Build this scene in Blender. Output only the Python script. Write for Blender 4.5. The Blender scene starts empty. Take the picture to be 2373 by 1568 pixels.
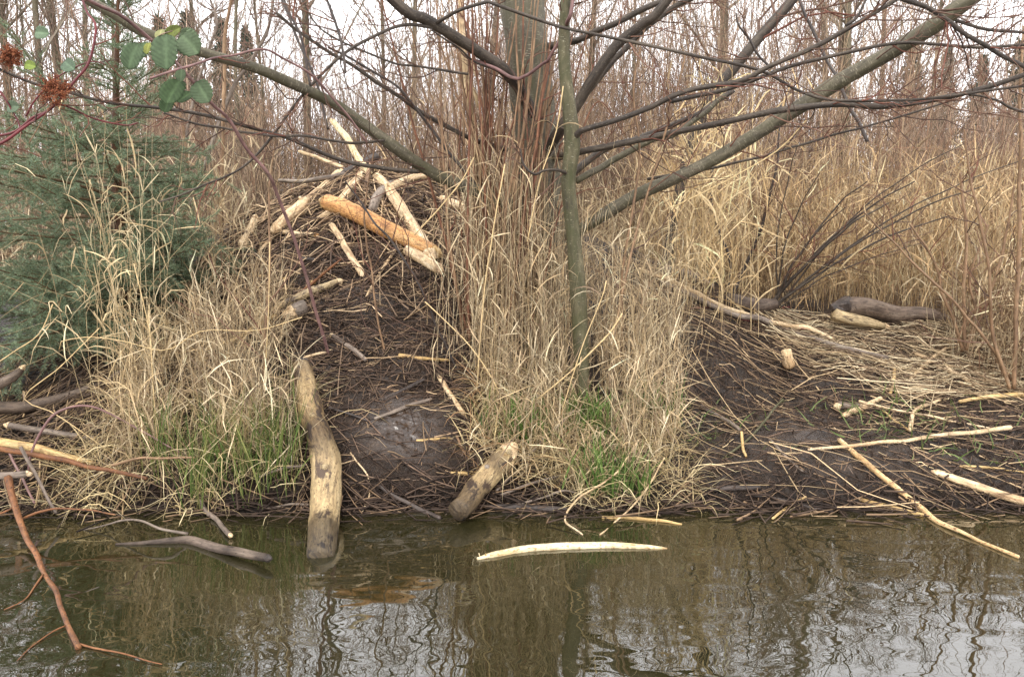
import bpy, math
import numpy as np
from mathutils import Vector

D = bpy.data
SC = bpy.context.scene
COL = SC.collection
RAD = math.radians
rng = np.random.default_rng(11)

# ------------------------------------------------------------------ camera, sky, sun, exposure
CAM_H = 1.45
PITCH = RAD(8.83)
FPX = 1706.0            # focal length in pixels of a 2373 px wide picture
UC, VC = 1186.5, 784.0
cam_d = D.cameras.new('camera')
cam = D.objects.new('camera', cam_d)
COL.objects.link(cam)
cam.location = (0, 0, CAM_H)
cam.rotation_euler = (RAD(90) - PITCH, 0, 0)
cam_d.sensor_fit = 'HORIZONTAL'
cam_d.sensor_width = 36
cam_d.lens = 36 * FPX / 2373
cam_d.clip_start = 0.05
cam_d.clip_end = 1500
SC.camera = cam

SUN_EL, SUN_AZ = RAD(52), RAD(200)     # soft light from behind the camera, a little to the left
world = D.worlds.new('World')
SC.world = world
world.use_nodes = True
wn, wl = world.node_tree.nodes, world.node_tree.links
wn.clear()
w_out = wn.new('ShaderNodeOutputWorld')
w_bg = wn.new('ShaderNodeBackground')
w_bg.inputs['Strength'].default_value = 0.1
w_sky = wn.new('ShaderNodeTexSky')
w_sky.sky_type = 'NISHITA'
w_sky.sun_disc = False
w_sky.sun_elevation = SUN_EL
w_sky.sun_rotation = SUN_AZ
w_sky.dust_density = 4.0
w_hs = wn.new('ShaderNodeHueSaturation')
w_hs.inputs['Saturation'].default_value = 0.15
w_mix = wn.new('ShaderNodeMixRGB')
w_mix.inputs['Fac'].default_value = 0.8
w_mix.inputs['Color2'].default_value = (21.4, 21.2, 21.6, 1)      # closed white cloud cover
wl.new(w_sky.outputs[0], w_hs.inputs['Color'])
wl.new(w_hs.outputs[0], w_mix.inputs['Color1'])
wl.new(w_mix.outputs[0], w_bg.inputs['Color'])
wl.new(w_bg.outputs[0], w_out.inputs['Surface'])

sun_d = D.lights.new('sun', 'SUN')
sun_d.energy = 1.3
sun_d.angle = RAD(25)
sun_d.color = (1.0, 0.96, 0.9)
sun = D.objects.new('sun', sun_d)
COL.objects.link(sun)
sun.location = (0, -10, 20)
_sd = Vector((math.sin(SUN_AZ) * math.cos(SUN_EL), math.cos(SUN_AZ) * math.cos(SUN_EL), math.sin(SUN_EL)))
sun.rotation_euler = _sd.to_track_quat('Z', 'Y').to_euler()

SC.view_settings.view_transform = 'Standard'
SC.view_settings.look = 'None'
SC.view_settings.exposure = 0.65
SC.view_settings.gamma = 1.0
SC.view_settings.use_curve_mapping = False
SC.render.engine = 'CYCLES'
SC.cycles.max_bounces = 6
SC.cycles.diffuse_bounces = 3
SC.cycles.transparent_max_bounces = 12

# ------------------------------------------------------------------ helpers: colour, noise, pixels
def S(r, g, b):
    f = lambda c: (c / 255 / 12.92) if c <= 10.3 else ((c / 255 + 0.055) / 1.055) ** 2.4
    return np.array([f(r), f(g), f(b)])

_LAT = np.random.default_rng(5).random((256, 256))
def vnoise(x, y):
    xi, yi = np.floor(x).astype(int), np.floor(y).astype(int)
    fx, fy = x - xi, y - yi
    fx, fy = fx * fx * (3 - 2 * fx), fy * fy * (3 - 2 * fy)
    a, b = _LAT[xi & 255, yi & 255], _LAT[(xi + 1) & 255, yi & 255]
    c, d = _LAT[xi & 255, (yi + 1) & 255], _LAT[(xi + 1) & 255, (yi + 1) & 255]
    return (a + (b - a) * fx) * (1 - fy) + (c + (d - c) * fx) * fy - 0.5
def fbm(x, y, o=3):
    s, a = 0, 1.0
    for i in range(o):
        s = s + a * vnoise(x * 2 ** i + 17.3 * i, y * 2 ** i + 5.1 * i); a *= 0.5
    return s

def shore(x):
    return 3.62 + 0.10 * fbm(x * 1.1 + 3, x * 0 + 2.2, 2) + 0.05 * vnoise(x * 5, x * 0 + 7)

def hgt(x, y, fine=True):
    x, y = np.asarray(x, float), np.asarray(y, float)
    s = y - shore(x)
    sp = np.clip(s, 0, None)
    bank = 0.085 * (1 - np.exp(-sp / 0.12)) + np.where(sp < 3, 0.21 * sp, 0.63 + 0.08 * (1 - np.exp(-(sp - 3) / 3)))
    bank = bank + np.clip(s, -3, 0) * 0.38
    bank = np.maximum(bank, -0.42)
    ax = np.where(x > -1.25, 3.6, 2.6)
    r = np.sqrt(((x + 1.25) / ax) ** 2 + ((y - 6.5) / 2.9) ** 2 + 0.004)
    m = 1.25 * np.clip(1.03 - r, 0, None)
    z = bank + m
    land = np.clip(s / 0.25, 0, 1)
    near = np.exp(-((y - 5) / 6.0) ** 2)
    z = z + land * near * 0.09 * fbm(x * 1.7, y * 1.7 + 9, 2)
    if fine:
        wet = wetmask(x, y)
        z = z + np.clip(s / 0.10 + 0.35, 0, 1) * near * (1 - 0.75 * wet) * (
            0.075 * fbm(x * 5.5 + 31, y * 7.5, 2) + 0.060 * (0.22 - np.abs(fbm(x * 12, y * 15 + 77, 3))) - 0.035 * np.abs(fbm(x * 21 + 9, y * 34 + 7, 2)))
    return z

def wetmask(x, y):
    a = np.exp(-(((x + 0.62) / 0.33) ** 2 + ((y - 3.98) / 0.3) ** 2)) + 0.6 * np.exp(-(((x + 0.9) / 0.3) ** 2 + ((y - 4.9) / 0.25) ** 2))
    b = np.exp(-(((x - 1.75) / 0.5) ** 2 + ((y - 4.1) / 0.3) ** 2)) * 0.7
    return np.clip(a + b, 0, 1)

def ray(u, v):
    dx, dz = (u - UC) / FPX, -(v - VC) / FPX
    cp, sp = math.cos(PITCH), math.sin(PITCH)
    return np.array([dx, cp + dz * sp, -sp + dz * cp])
def at(u, v, d):
    """point of the picture ray (u, v) at distance d into the scene"""
    r = ray(u, v)
    return np.array([0, 0, CAM_H]) + r * (d / r[1])
_T = np.linspace(2.2, 12, 2400)
def ground(u, v, lift=0.0):
    """where the picture ray meets the ground (or the water surface)"""
    r = ray(u, v); r = r / r[1]
    p = np.array([0, 0, CAM_H]) + _T[:, None] * r
    g = np.maximum(hgt(p[:, 0], p[:, 1]), 0.0)
    k = np.nonzero(p[:, 2] <= g)[0]
    q = p[k[0]] if len(k) else p[-1]
    return np.array([q[0], q[1], q[2] + lift])

def unit(a):
    return a / np.maximum(np.linalg.norm(a, axis=-1, keepdims=True), 1e-9)

# ------------------------------------------------------------------ helpers: meshes
class MB:
    def __init__(self):
        self.v, self.q, self.t, self.c, self.g, self.n = [], [], [], [], [], 0
    def add(self, v, quads=None, tris=None, tint=(1, 1, 1), grain=None):
        v = np.asarray(v, float).reshape(-1, 3)
        if quads is not None and len(quads): self.q.append(np.asarray(quads).reshape(-1, 4) + self.n)
        if tris is not None and len(tris): self.t.append(np.asarray(tris).reshape(-1, 3) + self.n)
        tint = np.asarray(tint, float)
        self.c.append(np.broadcast_to(tint, v.shape) if tint.ndim == 1 else tint.reshape(-1, 3))
        self.g.append(v if grain is None else np.asarray(grain, float).reshape(-1, 3))
        self.v.append(v); self.n += len(v)
        return self
    def build(self, name, mat, parent=None, origin=None, smooth=True):
        v = np.concatenate(self.v)
        if parent is not None: origin = np.array(parent.get('_o', (0, 0, 0)))
        elif origin is None: origin = v[np.argmin(v[:, 2])].copy()
        me = D.meshes.new(name)
        q = np.concatenate(self.q) if self.q else np.zeros((0, 4), int)
        t = np.concatenate(self.t) if self.t else np.zeros((0, 3), int)
        idx = np.concatenate([q.ravel(), t.ravel()]).astype(np.int32)
        ls = np.concatenate([np.arange(len(q)) * 4, len(q) * 4 + np.arange(len(t)) * 3]).astype(np.int32)
        me.vertices.add(len(v)); me.vertices.foreach_set('co', (v - origin).astype(np.float32).ravel())
        me.loops.add(len(idx)); me.loops.foreach_set('vertex_index', idx)
        me.polygons.add(len(ls)); me.polygons.foreach_set('loop_start', ls)
        me.polygons.foreach_set('use_smooth', np.full(len(ls), smooth))
        a = me.attributes.new('tint', 'FLOAT_COLOR', 'POINT')
        c = np.concatenate([np.concatenate(self.c), np.ones((len(v), 1))], axis=1)
        a.data.foreach_set('color', c.astype(np.float32).ravel())
        b = me.attributes.new('grain', 'FLOAT_VECTOR', 'POINT')
        b.data.foreach_set('vector', np.concatenate(self.g).astype(np.float32).ravel())
        me.update(calc_edges=True)
        me.materials.append(mat)
        o = D.objects.new(name, me)
        COL.objects.link(o)
        if parent is not None: o.parent = parent
        else:
            o.location = origin
            o['_o'] = [float(k) for k in origin]
        return o

def thing(name, label, cat, loc, group=None):
    o = D.objects.new(name, None)
    COL.objects.link(o)
    o.location = loc
    o.empty_display_size = 0.1
    o['_o'] = [float(k) for k in loc]
    return tag(o, label, cat, group)
def tag(o, label=None, cat=None, group=None, kind=None):
    if label: o['label'] = label
    if cat: o['category'] = cat
    if group: o['group'] = group
    if kind: o['kind'] = kind
    return o

def smooth_path(pts, rad, n):
    """Catmull-Rom through pts (with radii), n samples"""
    pts, rad = np.asarray(pts, float), np.asarray(rad, float)
    if len(pts) == 2:
        t = np.linspace(0, 1, n)[:, None]
        return pts[0] * (1 - t) + pts[1] * t, rad[0] * (1 - t[:, 0]) + rad[1] * t[:, 0]
    A = np.concatenate([pts, rad[:, None]], axis=1)
    A = np.concatenate([2 * A[:1] - A[1:2], A, 2 * A[-1:] - A[-2:-1]])
    L = np.concatenate([[0], np.cumsum(np.linalg.norm(np.diff(pts, axis=0), axis=1))])
    s = np.linspace(0, L[-1], n)
    out = []
    for x in s:
        i = min(np.searchsorted(L, x, 'right') - 1, len(pts) - 2)
        t = (x - L[i]) / max(L[i + 1] - L[i], 1e-9)
        p0, p1, p2, p3 = A[i:i + 4]
        out.append(0.5 * (2 * p1 + (p2 - p0) * t + (2 * p0 - 5 * p1 + 4 * p2 - p3) * t ** 2 + (3 * p1 - p0 - 3 * p2 + p3) * t ** 3))
    out = np.array(out)
    return out[:, :3], np.maximum(out[:, 3], 0.0006)

def tube(mb, pts, rad, sides=8, n=None, lump=0.06, tint=(1, 1, 1), wob=0.0, cap=True, seed=None):
    """one smooth tapered limb: rings along a curve with lumps, and closed ends"""
    r_ = np.random.default_rng(seed if seed is not None else int(rng.integers(1e9)))
    pts = np.asarray(pts, float)
    L = np.linalg.norm(np.diff(pts, axis=0), axis=1).sum()
    rad = np.broadcast_to(np.asarray(rad, float), (len(pts),))
    if n is None: n = int(np.clip(L / max(rad.mean() * 1.6, 0.02), 4, 60))
    P, R = smooth_path(pts, rad, n)
    tint = np.asarray(tint, float)
    if wob:
        s = np.linspace(0, L, n)
        o = r_.random(3) * 50
        for k in range(3): P[:, k] += wob * vnoise(s / max(0.12, L / 9) + o[k], s * 0 + k * 9.1) * np.minimum(1, np.minimum(s, L - s) * 6 / max(L, 1e-6))
    T = unit(np.gradient(P, axis=0))
    ref = np.array([0.31, 0.22, 0.92]) if abs(T[n // 2, 2]) < 0.8 else np.array([0.9, 0.3, 0.1])
    Sd = unit(np.cross(T, ref)); U = np.cross(T, Sd)
    a = np.linspace(0, 2 * np.pi, sides, endpoint=False)
    s = np.concatenate([[0], np.cumsum(np.linalg.norm(np.diff(P, axis=0), axis=1))])
    off = r_.random() * 90
    ca, sa = np.cos(a), np.sin(a)
    nz = vnoise(ca[None] * 1.3 + s[:, None] / 0.16 + off, sa[None] * 1.3 + off + 0 * s[:, None])
    nz = nz + 0.6 * vnoise(ca[None] * 2.6 + s[:, None] / 0.05 + off, sa[None] * 2.6 + 3)
    rr = R[:, None] * (1 + lump * 2 * nz)
    V = P[:, None] + rr[..., None] * (ca[None, :, None] * Sd[:, None] + sa[None, :, None] * U[:, None])
    G = np.stack([ca[None] * R[:, None], sa[None] * R[:, None], np.broadcast_to(s[:, None], rr.shape)], axis=-1) + off
    i = np.arange(n - 1)[:, None] * sides; j = np.arange(sides)[None]; j2 = (j + 1) % sides
    Q = np.stack([i + j, i + j2, i + sides + j2, i + sides + j], axis=-1).reshape(-1, 4)
    if tint.ndim == 1: C = np.broadcast_to(tint, (n * sides, 3))
    else:
        ti = np.stack([np.interp(np.linspace(0, 1, n), np.linspace(0, 1, len(tint)), tint[:, k]) for k in range(3)], axis=-1)
        C = np.repeat(ti, sides, axis=0)
    V = V.reshape(-1, 3); G = G.reshape(-1, 3)
    tr = []
    if cap:
        V = np.concatenate([V, [P[0] - T[0] * R[0] * 0.25, P[-1] + T[-1] * R[-1] * 0.25]])
        G = np.concatenate([G, [G[0], G[-1]]]); C = np.concatenate([C, C[:1], C[-1:]])
        e0, e1, b = n * sides, n * sides + 1, (n - 1) * sides
        for k in range(sides):
            tr += [(e0, (k + 1) % sides, k), (e1, b + k, b + (k + 1) % sides)]
    mb.add(V, Q, tr, C, G)
    return P, R, T

def strands(mb, P, R, tint, sides=3):
    """many thin tubes at once. P (N,K,3), R (N,K), tint (N,3) or (N,K,3)"""
    N, K, _ = P.shape
    if N == 0: return
    T = unit(np.gradient(P, axis=1))
    ref = unit(rng.normal(size=(N, 1, 3)))
    Sd = unit(np.cross(T, ref)); U = np.cross(T, Sd)
    a = np.linspace(0, 2 * np.pi, sides, endpoint=False)
    V = P[:, :, None] + R[:, :, None, None] * (np.cos(a)[None, None, :, None] * Sd[:, :, None] + np.sin(a)[None, None, :, None] * U[:, :, None])
    b = (np.arange(N) * K * sides)[:, None, None] + (np.arange(K - 1) * sides)[None, :, None]
    j = np.arange(sides)[None, None]; j2 = (j + 1) % sides
    Q = np.stack([b + j, b + j2, b + sides + j2, b + sides + j], axis=-1).reshape(-1, 4)
    tint = np.asarray(tint, float)
    if tint.ndim == 2: tint = tint[:, None]
    C = np.broadcast_to(tint[:, :, None], (N, K, sides, 3)).reshape(-1, 3)
    mb.add(V.reshape(-1, 3), Q, None, C)

def ribbons(mb, P, W, tint, fold=0.22, twist=0.0, flat=False):
    """many thin leaf blades with a folded midrib. P (N,K,3), W (N,K)"""
    N, K, _ = P.shape
    if N == 0: return
    T = unit(np.gradient(P, axis=1))
    ch = unit(P[:, -1] - P[:, 0])[:, None]
    hz = unit(np.cross(ch, np.array([0, 0, 1.0])) + 1e-4)
    Sd = unit(hz - T * (hz * T).sum(-1, keepdims=True)); U = np.cross(Sd, T)
    ang = (rng.random((N, 1)) - 0.5) * (2.2 if not flat else 0.6) + (rng.random((N, 1)) - 0.5) * twist * np.linspace(0, 1, K)[None]
    c, s = np.cos(ang)[..., None], np.sin(ang)[..., None]
    A, B = Sd * c + U * s, -Sd * s + U * c
    w = W[..., None] / 2
    V = np.stack([P - A * w, P - B * w * 2 * fold, P + A * w], axis=2)
    b = (np.arange(N) * K * 3)[:, None, None] + (np.arange(K - 1) * 3)[None, :, None]
    j = np.arange(2)[None, None]
    Q = np.stack([b + j, b + j + 1, b + j + 4, b + j + 3], axis=-1).reshape(-1, 4)
    tint = np.asarray(tint, float)
    if tint.ndim == 2: tint = tint[:, None]
    C = np.broadcast_to(tint[:, :, None], (N, K, 3, 3)).reshape(-1, 3)
    mb.add(V.reshape(-1, 3), Q, None, C)

def grow(base, tilt, azim, dtilt, seg, dazim=0.0):
    """integrate N strands from base: tilt from vertical, azimuth, both changing per segment"""
    base = np.asarray(base, float)
    ti = np.asarray(tilt)[:, None] + np.concatenate([np.zeros((len(base), 1)), np.cumsum(dtilt, axis=1)], axis=1)[:, :-1]
    az = np.broadcast_to(np.asarray(azim)[:, None], ti.shape)
    if not np.isscalar(dazim): az = az + np.cumsum(dazim, axis=1)
    d = np.stack([np.sin(ti) * np.sin(az), np.sin(ti) * np.cos(az), np.cos(ti)], axis=-1) * seg[..., None]
    return np.concatenate([base[:, None], base[:, None] + np.cumsum(d, axis=1)], axis=1)

def pick(cols, n, jit=0.12, w=None):
    cols = np.array(cols)
    c = cols[rng.choice(len(cols), n, p=w)]
    return np.clip(c * (1 + jit * rng.normal(size=(n, 1))), 0.004, 0.9)

# ------------------------------------------------------------------ materials
def newmat(name, rough=0.7, spec=0.3):
    m = D.materials.new(name); m.use_nodes = True
    nt = m.node_tree
    b = nt.nodes['Principled BSDF']
    b.inputs['Roughness'].default_value = rough
    b.inputs['Specular IOR Level'].default_value = spec
    return m, nt, b
def node(nt, t, **kw):
    n = nt.nodes.new(t)
    for k, v in kw.items(): setattr(n, k, v)
    return n
def attr(nt, name): 
    n = node(nt, 'ShaderNodeAttribute'); n.attribute_name = name; return n
def mixc(nt, mode, fac, a, b):
    n = node(nt, 'ShaderNodeMixRGB', blend_type=mode)
    for k, v in (('Fac', fac), ('Color1', a), ('Color2', b)):
        if isinstance(v, bpy.types.NodeSocket): nt.links.new(v, n.inputs[k])
        elif k == 'Fac': n.inputs[k].default_value = v
        else: n.inputs[k].default_value = (*v, 1)
    return n.outputs[0]
def noise(nt, vec, scale, detail=4, rough=0.6, dist=0.0):
    n = node(nt, 'ShaderNodeTexNoise')
    n.inputs['Scale'].default_value = scale; n.inputs['Detail'].default_value = detail
    n.inputs['Roughness'].default_value = rough; n.inputs['Distortion'].default_value = dist
    if vec is not None: nt.links.new(vec, n.inputs['Vector'])
    return n.outputs['Fac']
def ramp(nt, fac, *stops):
    n = node(nt, 'ShaderNodeValToRGB')
    e = n.color_ramp.elements
    while len(e) < len(stops): e.new(0.5)
    for k, (p, c) in zip(e, stops):
        k.position = p; k.color = (*c, 1) if not np.isscalar(c) else (c, c, c, 1)
    nt.links.new(fac, n.inputs['Fac'])
    return n.outputs['Color']
def scaled(nt, vec, sx, sy, sz):
    n = node(nt, 'ShaderNodeMapping'); n.inputs['Scale'].default_value = (sx, sy, sz)
    nt.links.new(vec, n.inputs['Vector']); return n.outputs[0]
def bump(nt, b, h, strength, dist):
    n = node(nt, 'ShaderNodeBump'); n.inputs['Strength'].default_value = strength; n.inputs['Distance'].default_value = dist
    nt.links.new(h, n.inputs['Height']); nt.links.new(n.outputs[0], b.inputs['Normal'])

def blade_mat(name, rough=0.55, spec=0.25, trans=0.25):
    m, nt, b = newmat(name, rough, spec)
    a = attr(nt, 'tint')
    nz = noise(nt, attr(nt, 'grain').outputs['Vector'], 35, 3)
    c = mixc(nt, 'MULTIPLY', 1.0, a.outputs['Color'], ramp(nt, nz, (0.3, 0.72), (0.7, 1.15)))
    nt.links.new(c, b.inputs['Base Color'])
    if trans:
        t = node(nt, 'ShaderNodeBsdfTranslucent'); nt.links.new(c, t.inputs['Color'])
        mx = node(nt, 'ShaderNodeMixShader'); mx.inputs[0].default_value = trans
        nt.links.new(b.outputs[0], mx.inputs[1]); nt.links.new(t.outputs[0], mx.inputs[2])
        nt.links.new(mx.outputs[0], nt.nodes['Material Output'].inputs['Surface'])
    return m

def wood_mat(name, dark, mid, light, streak=18, spots=None, rough=0.6, spec=0.3, bmp=0.5, patch=None, patch_at=0.5, spot_scale=90, soft=0.02, spot_at=0.62, spot_vec=(1, 1, 0.6)):
    """wood or bark: colour streaked along the grain, speckles, optional patches of another layer"""
    m, nt, b = newmat(name, rough, spec)
    g = attr(nt, 'grain').outputs['Vector']
    long_ = scaled(nt, g, 1, 1, 0.12)
    n1 = noise(nt, long_, streak * 2.2, 5, 0.65)
    c = ramp(nt, n1, (0.28, dark), (0.5, mid), (0.72, light))
    mot = noise(nt, scaled(nt, g, 1, 1, 0.4), 55, 7, 0.72)
    c = mixc(nt, 'MULTIPLY', 1.0, c, ramp(nt, mot, (0.34, 0.5), (0.5, 0.95), (0.66, 1.22)))
    big = noise(nt, g, 7, 3)
    c = mixc(nt, 'MULTIPLY', 1.0, c, ramp(nt, big, (0.3, 0.72), (0.7, 1.12)))
    if spots is not None:
        sp = noise(nt, scaled(nt, g, *spot_vec), spot_scale, 2, 0.5)
        c = mixc(nt, 'MIX', ramp(nt, sp, (spot_at, 0.0), (spot_at + 0.07, 0.8)), c, spots)
    if patch is not None:
        pz = noise(nt, scaled(nt, g, 1, 1, 0.45), 13, 9, 0.68, 0.6)
        c = mixc(nt, 'MIX', ramp(nt, pz, (patch_at - soft, 0.0), (patch_at + soft, 1.0)), c, patch)
    c = mixc(nt, 'MULTIPLY', 1.0, c, attr(nt, 'tint').outputs['Color'])
    nt.links.new(c, b.inputs['Base Color'])
    fine = noise(nt, long_, streak * 5, 4, 0.7)
    bump(nt, b, mixc(nt, 'ADD', 0.7, fine, mot), bmp, 0.011)
    return m

M = {}
M['straw'] = blade_mat('dry_reed')
M['green'] = blade_mat('green_grass', 0.5, 0.3, 0.3)
M['twig'] = blade_mat('bare_twig', 0.7, 0.2, 0.0)
M['needle'] = blade_mat('spruce_needle', 0.5, 0.3, 0.25)
M['peeled'] = wood_mat('peeled_wood', S(150, 118, 84), S(212, 184, 144), S(232, 212, 180), 14, spots=S(105, 78, 55), bmp=0.6, patch=S(128, 102, 78), patch_at=0.6, soft=0.05)
M['fresh'] = wood_mat('fresh_peeled_wood', S(184, 158, 112), S(226, 206, 164), S(240, 226, 192), 14, spots=S(150, 118, 78), bmp=0.7, rough=0.5, spot_at=0.57, patch=S(196, 168, 120), patch_at=0.6, soft=0.06)
M['orange'] = wood_mat('orange_peeled_wood', S(158, 108, 62), S(200, 150, 94), S(214, 174, 124), 9, spots=S(96, 56, 34), bmp=0.5, spot_scale=150, spot_at=0.56, patch=S(126, 86, 54), patch_at=0.61, soft=0.06)
M['red_shoot'] = wood_mat('reddish_shoot_bark', S(74, 48, 36), S(112, 74, 54), S(138, 98, 72), 12, bmp=0.3)
M['tan'] = wood_mat('tan_peeled_wood', S(160, 122, 80), S(204, 170, 122), S(220, 194, 150), 12, spots=S(112, 76, 48), bmp=0.4, spot_scale=130, spot_at=0.58)
M['inner_bark'] = wood_mat('orange_inner_bark', S(86, 55, 35), S(118, 77, 47), S(140, 100, 66), 14, spots=S(60, 42, 32), spot_scale=120, spot_at=0.58, bmp=0.3)
M['yellow'] = wood_mat('yellow_peeled_wood', S(160, 128, 76), S(196, 164, 110), S(212, 186, 138), 12, spots=S(110, 82, 54), bmp=0.5, patch=S(118, 92, 64), patch_at=0.61, soft=0.05)
M['bark'] = wood_mat('grey_bark', S(74, 64, 56), S(122, 108, 96), S(152, 140, 126), 12, spots=S(60, 50, 44), bmp=0.6)
M['dark_bark'] = wood_mat('dark_wet_bark', S(36, 29, 26), S(62, 52, 46), S(92, 80, 72), 12, rough=0.45, spec=0.45, bmp=0.8)
M['patchy'] = wood_mat('half_peeled_log', S(126, 106, 78), S(172, 150, 112), S(196, 176, 138), 12, spots=S(84, 66, 48), patch=S(78, 63, 51), patch_at=0.55, soft=0.03, bmp=0.9, rough=0.5, spec=0.4)
M['alder'] = wood_mat('alder_bark', S(60, 54, 44), S(88, 81, 66), S(110, 102, 84), 9, spots=S(140, 132, 112), patch=S(70, 67, 46), patch_at=0.55, soft=0.12, bmp=0.4, spot_scale=110, spot_vec=(0.3, 0.3, 1.6), spot_at=0.6)
M['mossy'] = wood_mat('mossy_alder_bark', S(56, 50, 37), S(86, 79, 58), S(116, 107, 82), 9, spots=S(160, 154, 130), patch=S(62, 62, 36), patch_at=0.5, soft=0.16, bmp=0.7, spot_scale=130, spot_vec=(0.5, 0.5, 1.4), spot_at=0.62)
M['bough'] = wood_mat('dark_bough_bark', S(38, 32, 28), S(64, 55, 47), S(90, 80, 68), 10, spots=S(104, 96, 82), bmp=0.5, spot_scale=150)
M['red_bark'] = wood_mat('red_stem_bark', S(70, 28, 30), S(98, 40, 43), S(120, 58, 58), 12, bmp=0.2, rough=0.45)
M['cane'] = wood_mat('purple_cane_bark', S(84, 58, 58), S(120, 90, 86), S(150, 122, 114), 12, bmp=0.2, rough=0.5)
M['shoot'] = wood_mat('brown_shoot_bark', S(92, 70, 52), S(132, 104, 78), S(160, 132, 102), 12, bmp=0.3)

# wet mud and straw-littered soil
def ground_mat():
    m, nt, b = newmat('mud_and_soil', 0.5, 0.5)
    tc = node(nt, 'ShaderNodeTexCoord').outputs['Object']
    n1 = noise(nt, tc, 9, 6, 0.7)
    n2 = noise(nt, tc, 60, 5, 0.7)
    c = ramp(nt, n1, (0.3, S(38, 29, 23)), (0.52, S(58, 46, 37)), (0.74, S(86, 71, 58)))
    c = mixc(nt, 'MULTIPLY', 1.0, c, ramp(nt, n2, (0.3, 0.5), (0.7, 1.35)))
    soil = ramp(nt, n2, (0.3, S(70, 52, 38)), (0.7, S(140, 112, 80)))
    a = attr(nt, 'tint')
    sep = node(nt, 'ShaderNodeSeparateColor'); nt.links.new(a.outputs['Color'], sep.inputs[0])
    c = mixc(nt, 'MIX', sep.outputs[0], c, soil)
    c = mixc(nt, 'MIX', sep.outputs[2], c, mixc(nt, 'MULTIPLY', 1.0, c, (0.42, 0.40, 0.38)))  # darkens wet mud and the painted bank shade
    nt.links.new(c, b.inputs['Base Color'])
    rr = ramp(nt, noise(nt, tc, 14, 4, 0.6), (0.38, 0.16), (0.62, 0.5))
    rr = mixc(nt, 'MIX', sep.outputs[1], rr, (0.13, 0.13, 0.13))
    nt.links.new(rr, b.inputs['Roughness'])
    h = mixc(nt, 'ADD', 0.6, n2, noise(nt, tc, 28, 4, 0.65))
    h = mixc(nt, 'MIX', sep.outputs[1], h, noise(nt, tc, 11, 2, 0.5))
    bump(nt, b, h, 1.0, 0.045)
    return m
M['ground'] = ground_mat()

def water_mat():
    m = D.materials.new('pond_water'); m.use_nodes = True
    nt = m.node_tree; nt.nodes.clear()
    out = node(nt, 'ShaderNodeOutputMaterial')
    tc = node(nt, 'ShaderNodeTexCoord').outputs['Object']
    n1 = noise(nt, scaled(nt, tc, 1.0, 1.8, 1), 3.6, 1, 0.4, 0.4)
    n2 = noise(nt, scaled(nt, tc, 1.0, 2.2, 1), 10.0, 0, 0.5, 0.3)
    add = node(nt, 'ShaderNodeMath', operation='MULTIPLY_ADD')
    nt.links.new(n2, add.inputs[0]); add.inputs[1].default_value = 0.10; nt.links.new(n1, add.inputs[2])
    bp = node(nt, 'ShaderNodeBump'); bp.inputs['Strength'].default_value = 1.0; bp.inputs['Distance'].default_value = 0.0033
    nt.links.new(add.outputs[0], bp.inputs['Height'])
    fr = node(nt, 'ShaderNodeFresnel'); fr.inputs['IOR'].default_value = 2.15
    nt.links.new(bp.outputs[0], fr.inputs['Normal'])
    gl = node(nt, 'ShaderNodeBsdfGlossy'); gl.inputs['Roughness'].default_value = 0.0
    gl.inputs['Color'].default_value = (1, 1, 1, 1)
    nt.links.new(bp.outputs[0], gl.inputs['Normal'])
    df = node(nt, 'ShaderNodeBsdfDiffuse'); df.inputs['Color'].default_value = (*S(60, 57, 33), 1)
    tr = node(nt, 'ShaderNodeBsdfTransparent'); tr.inputs['Color'].default_value = (0.78, 0.72, 0.48, 1)
    body = node(nt, 'ShaderNodeMixShader'); body.inputs[0].default_value = 0.36
    nt.links.new(tr.outputs[0], body.inputs[1]); nt.links.new(df.outputs[0], body.inputs[2])
    mx = node(nt, 'ShaderNodeMixShader')
    nt.links.new(fr.outputs[0], mx.inputs[0]); nt.links.new(body.outputs[0], mx.inputs[1]); nt.links.new(gl.outputs[0], mx.inputs[2])
    nt.links.new(mx.outputs[0], out.inputs['Surface'])
    return m
M['water'] = water_mat()

# ------------------------------------------------------------------ ground and water
def axis(a, b, step, far, ratio=1.25):
    core = np.arange(a, b + step / 2, step)
    lo, hi, s = [], [], step
    x = b
    while x < far: s *= ratio; x += s; hi.append(x)
    s, x = step, a
    while x > -far: s *= ratio; x -= s; lo.append(x)
    return np.concatenate([lo[::-1], core, hi])
gx = axis(-3.4, 4.4, 0.021, 400); gy = axis(3.3, 7.0, 0.019, 600)
X, Y = np.meshgrid(gx, gy, indexing='ij')
Z = hgt(X, Y)
far_ = np.clip((Y - 7.0) / 1.0, 0, 1)
side = np.clip((np.abs(X - 0.2) - 3.2) / 0.8, 0, 1) * np.clip((Y - 4.4) / 0.6, 0, 1)
side = side * (X > 0)
soil = np.maximum(far_, side)
damp_shade = np.exp(-np.clip(Y - shore(X), 0, None) / 0.08) + 0.75 * np.clip((-1.7 - X) / 0.4, 0, 1) * (Y < 7)  # wet mud with painted undercut shade by the water; painted shade under the spruce
damp_shade = np.clip(damp_shade, 0, 1)
right_straw = np.clip((X - 2.6) / 0.7, 0, 1) * np.clip((Y - 4.6) / 0.5, 0, 1)
soil = np.maximum(soil, right_straw * 0.8)
wet = wetmask(X, Y)
nx, ny = len(gx), len(gy)
i = (np.arange(nx - 1) * ny)[:, None]; j = np.arange(ny - 1)[None]
Q = np.stack([i + j, i + ny + j, i + ny + j + 1, i + j + 1], axis=-1).reshape(-1, 4)
gm = MB().add(np.stack([X, Y, Z], axis=-1), Q, None, np.stack([soil, wet, damp_shade], axis=-1))
tag(gm.build('ground', M['ground'], origin=np.zeros(3)), kind='structure')

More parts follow.
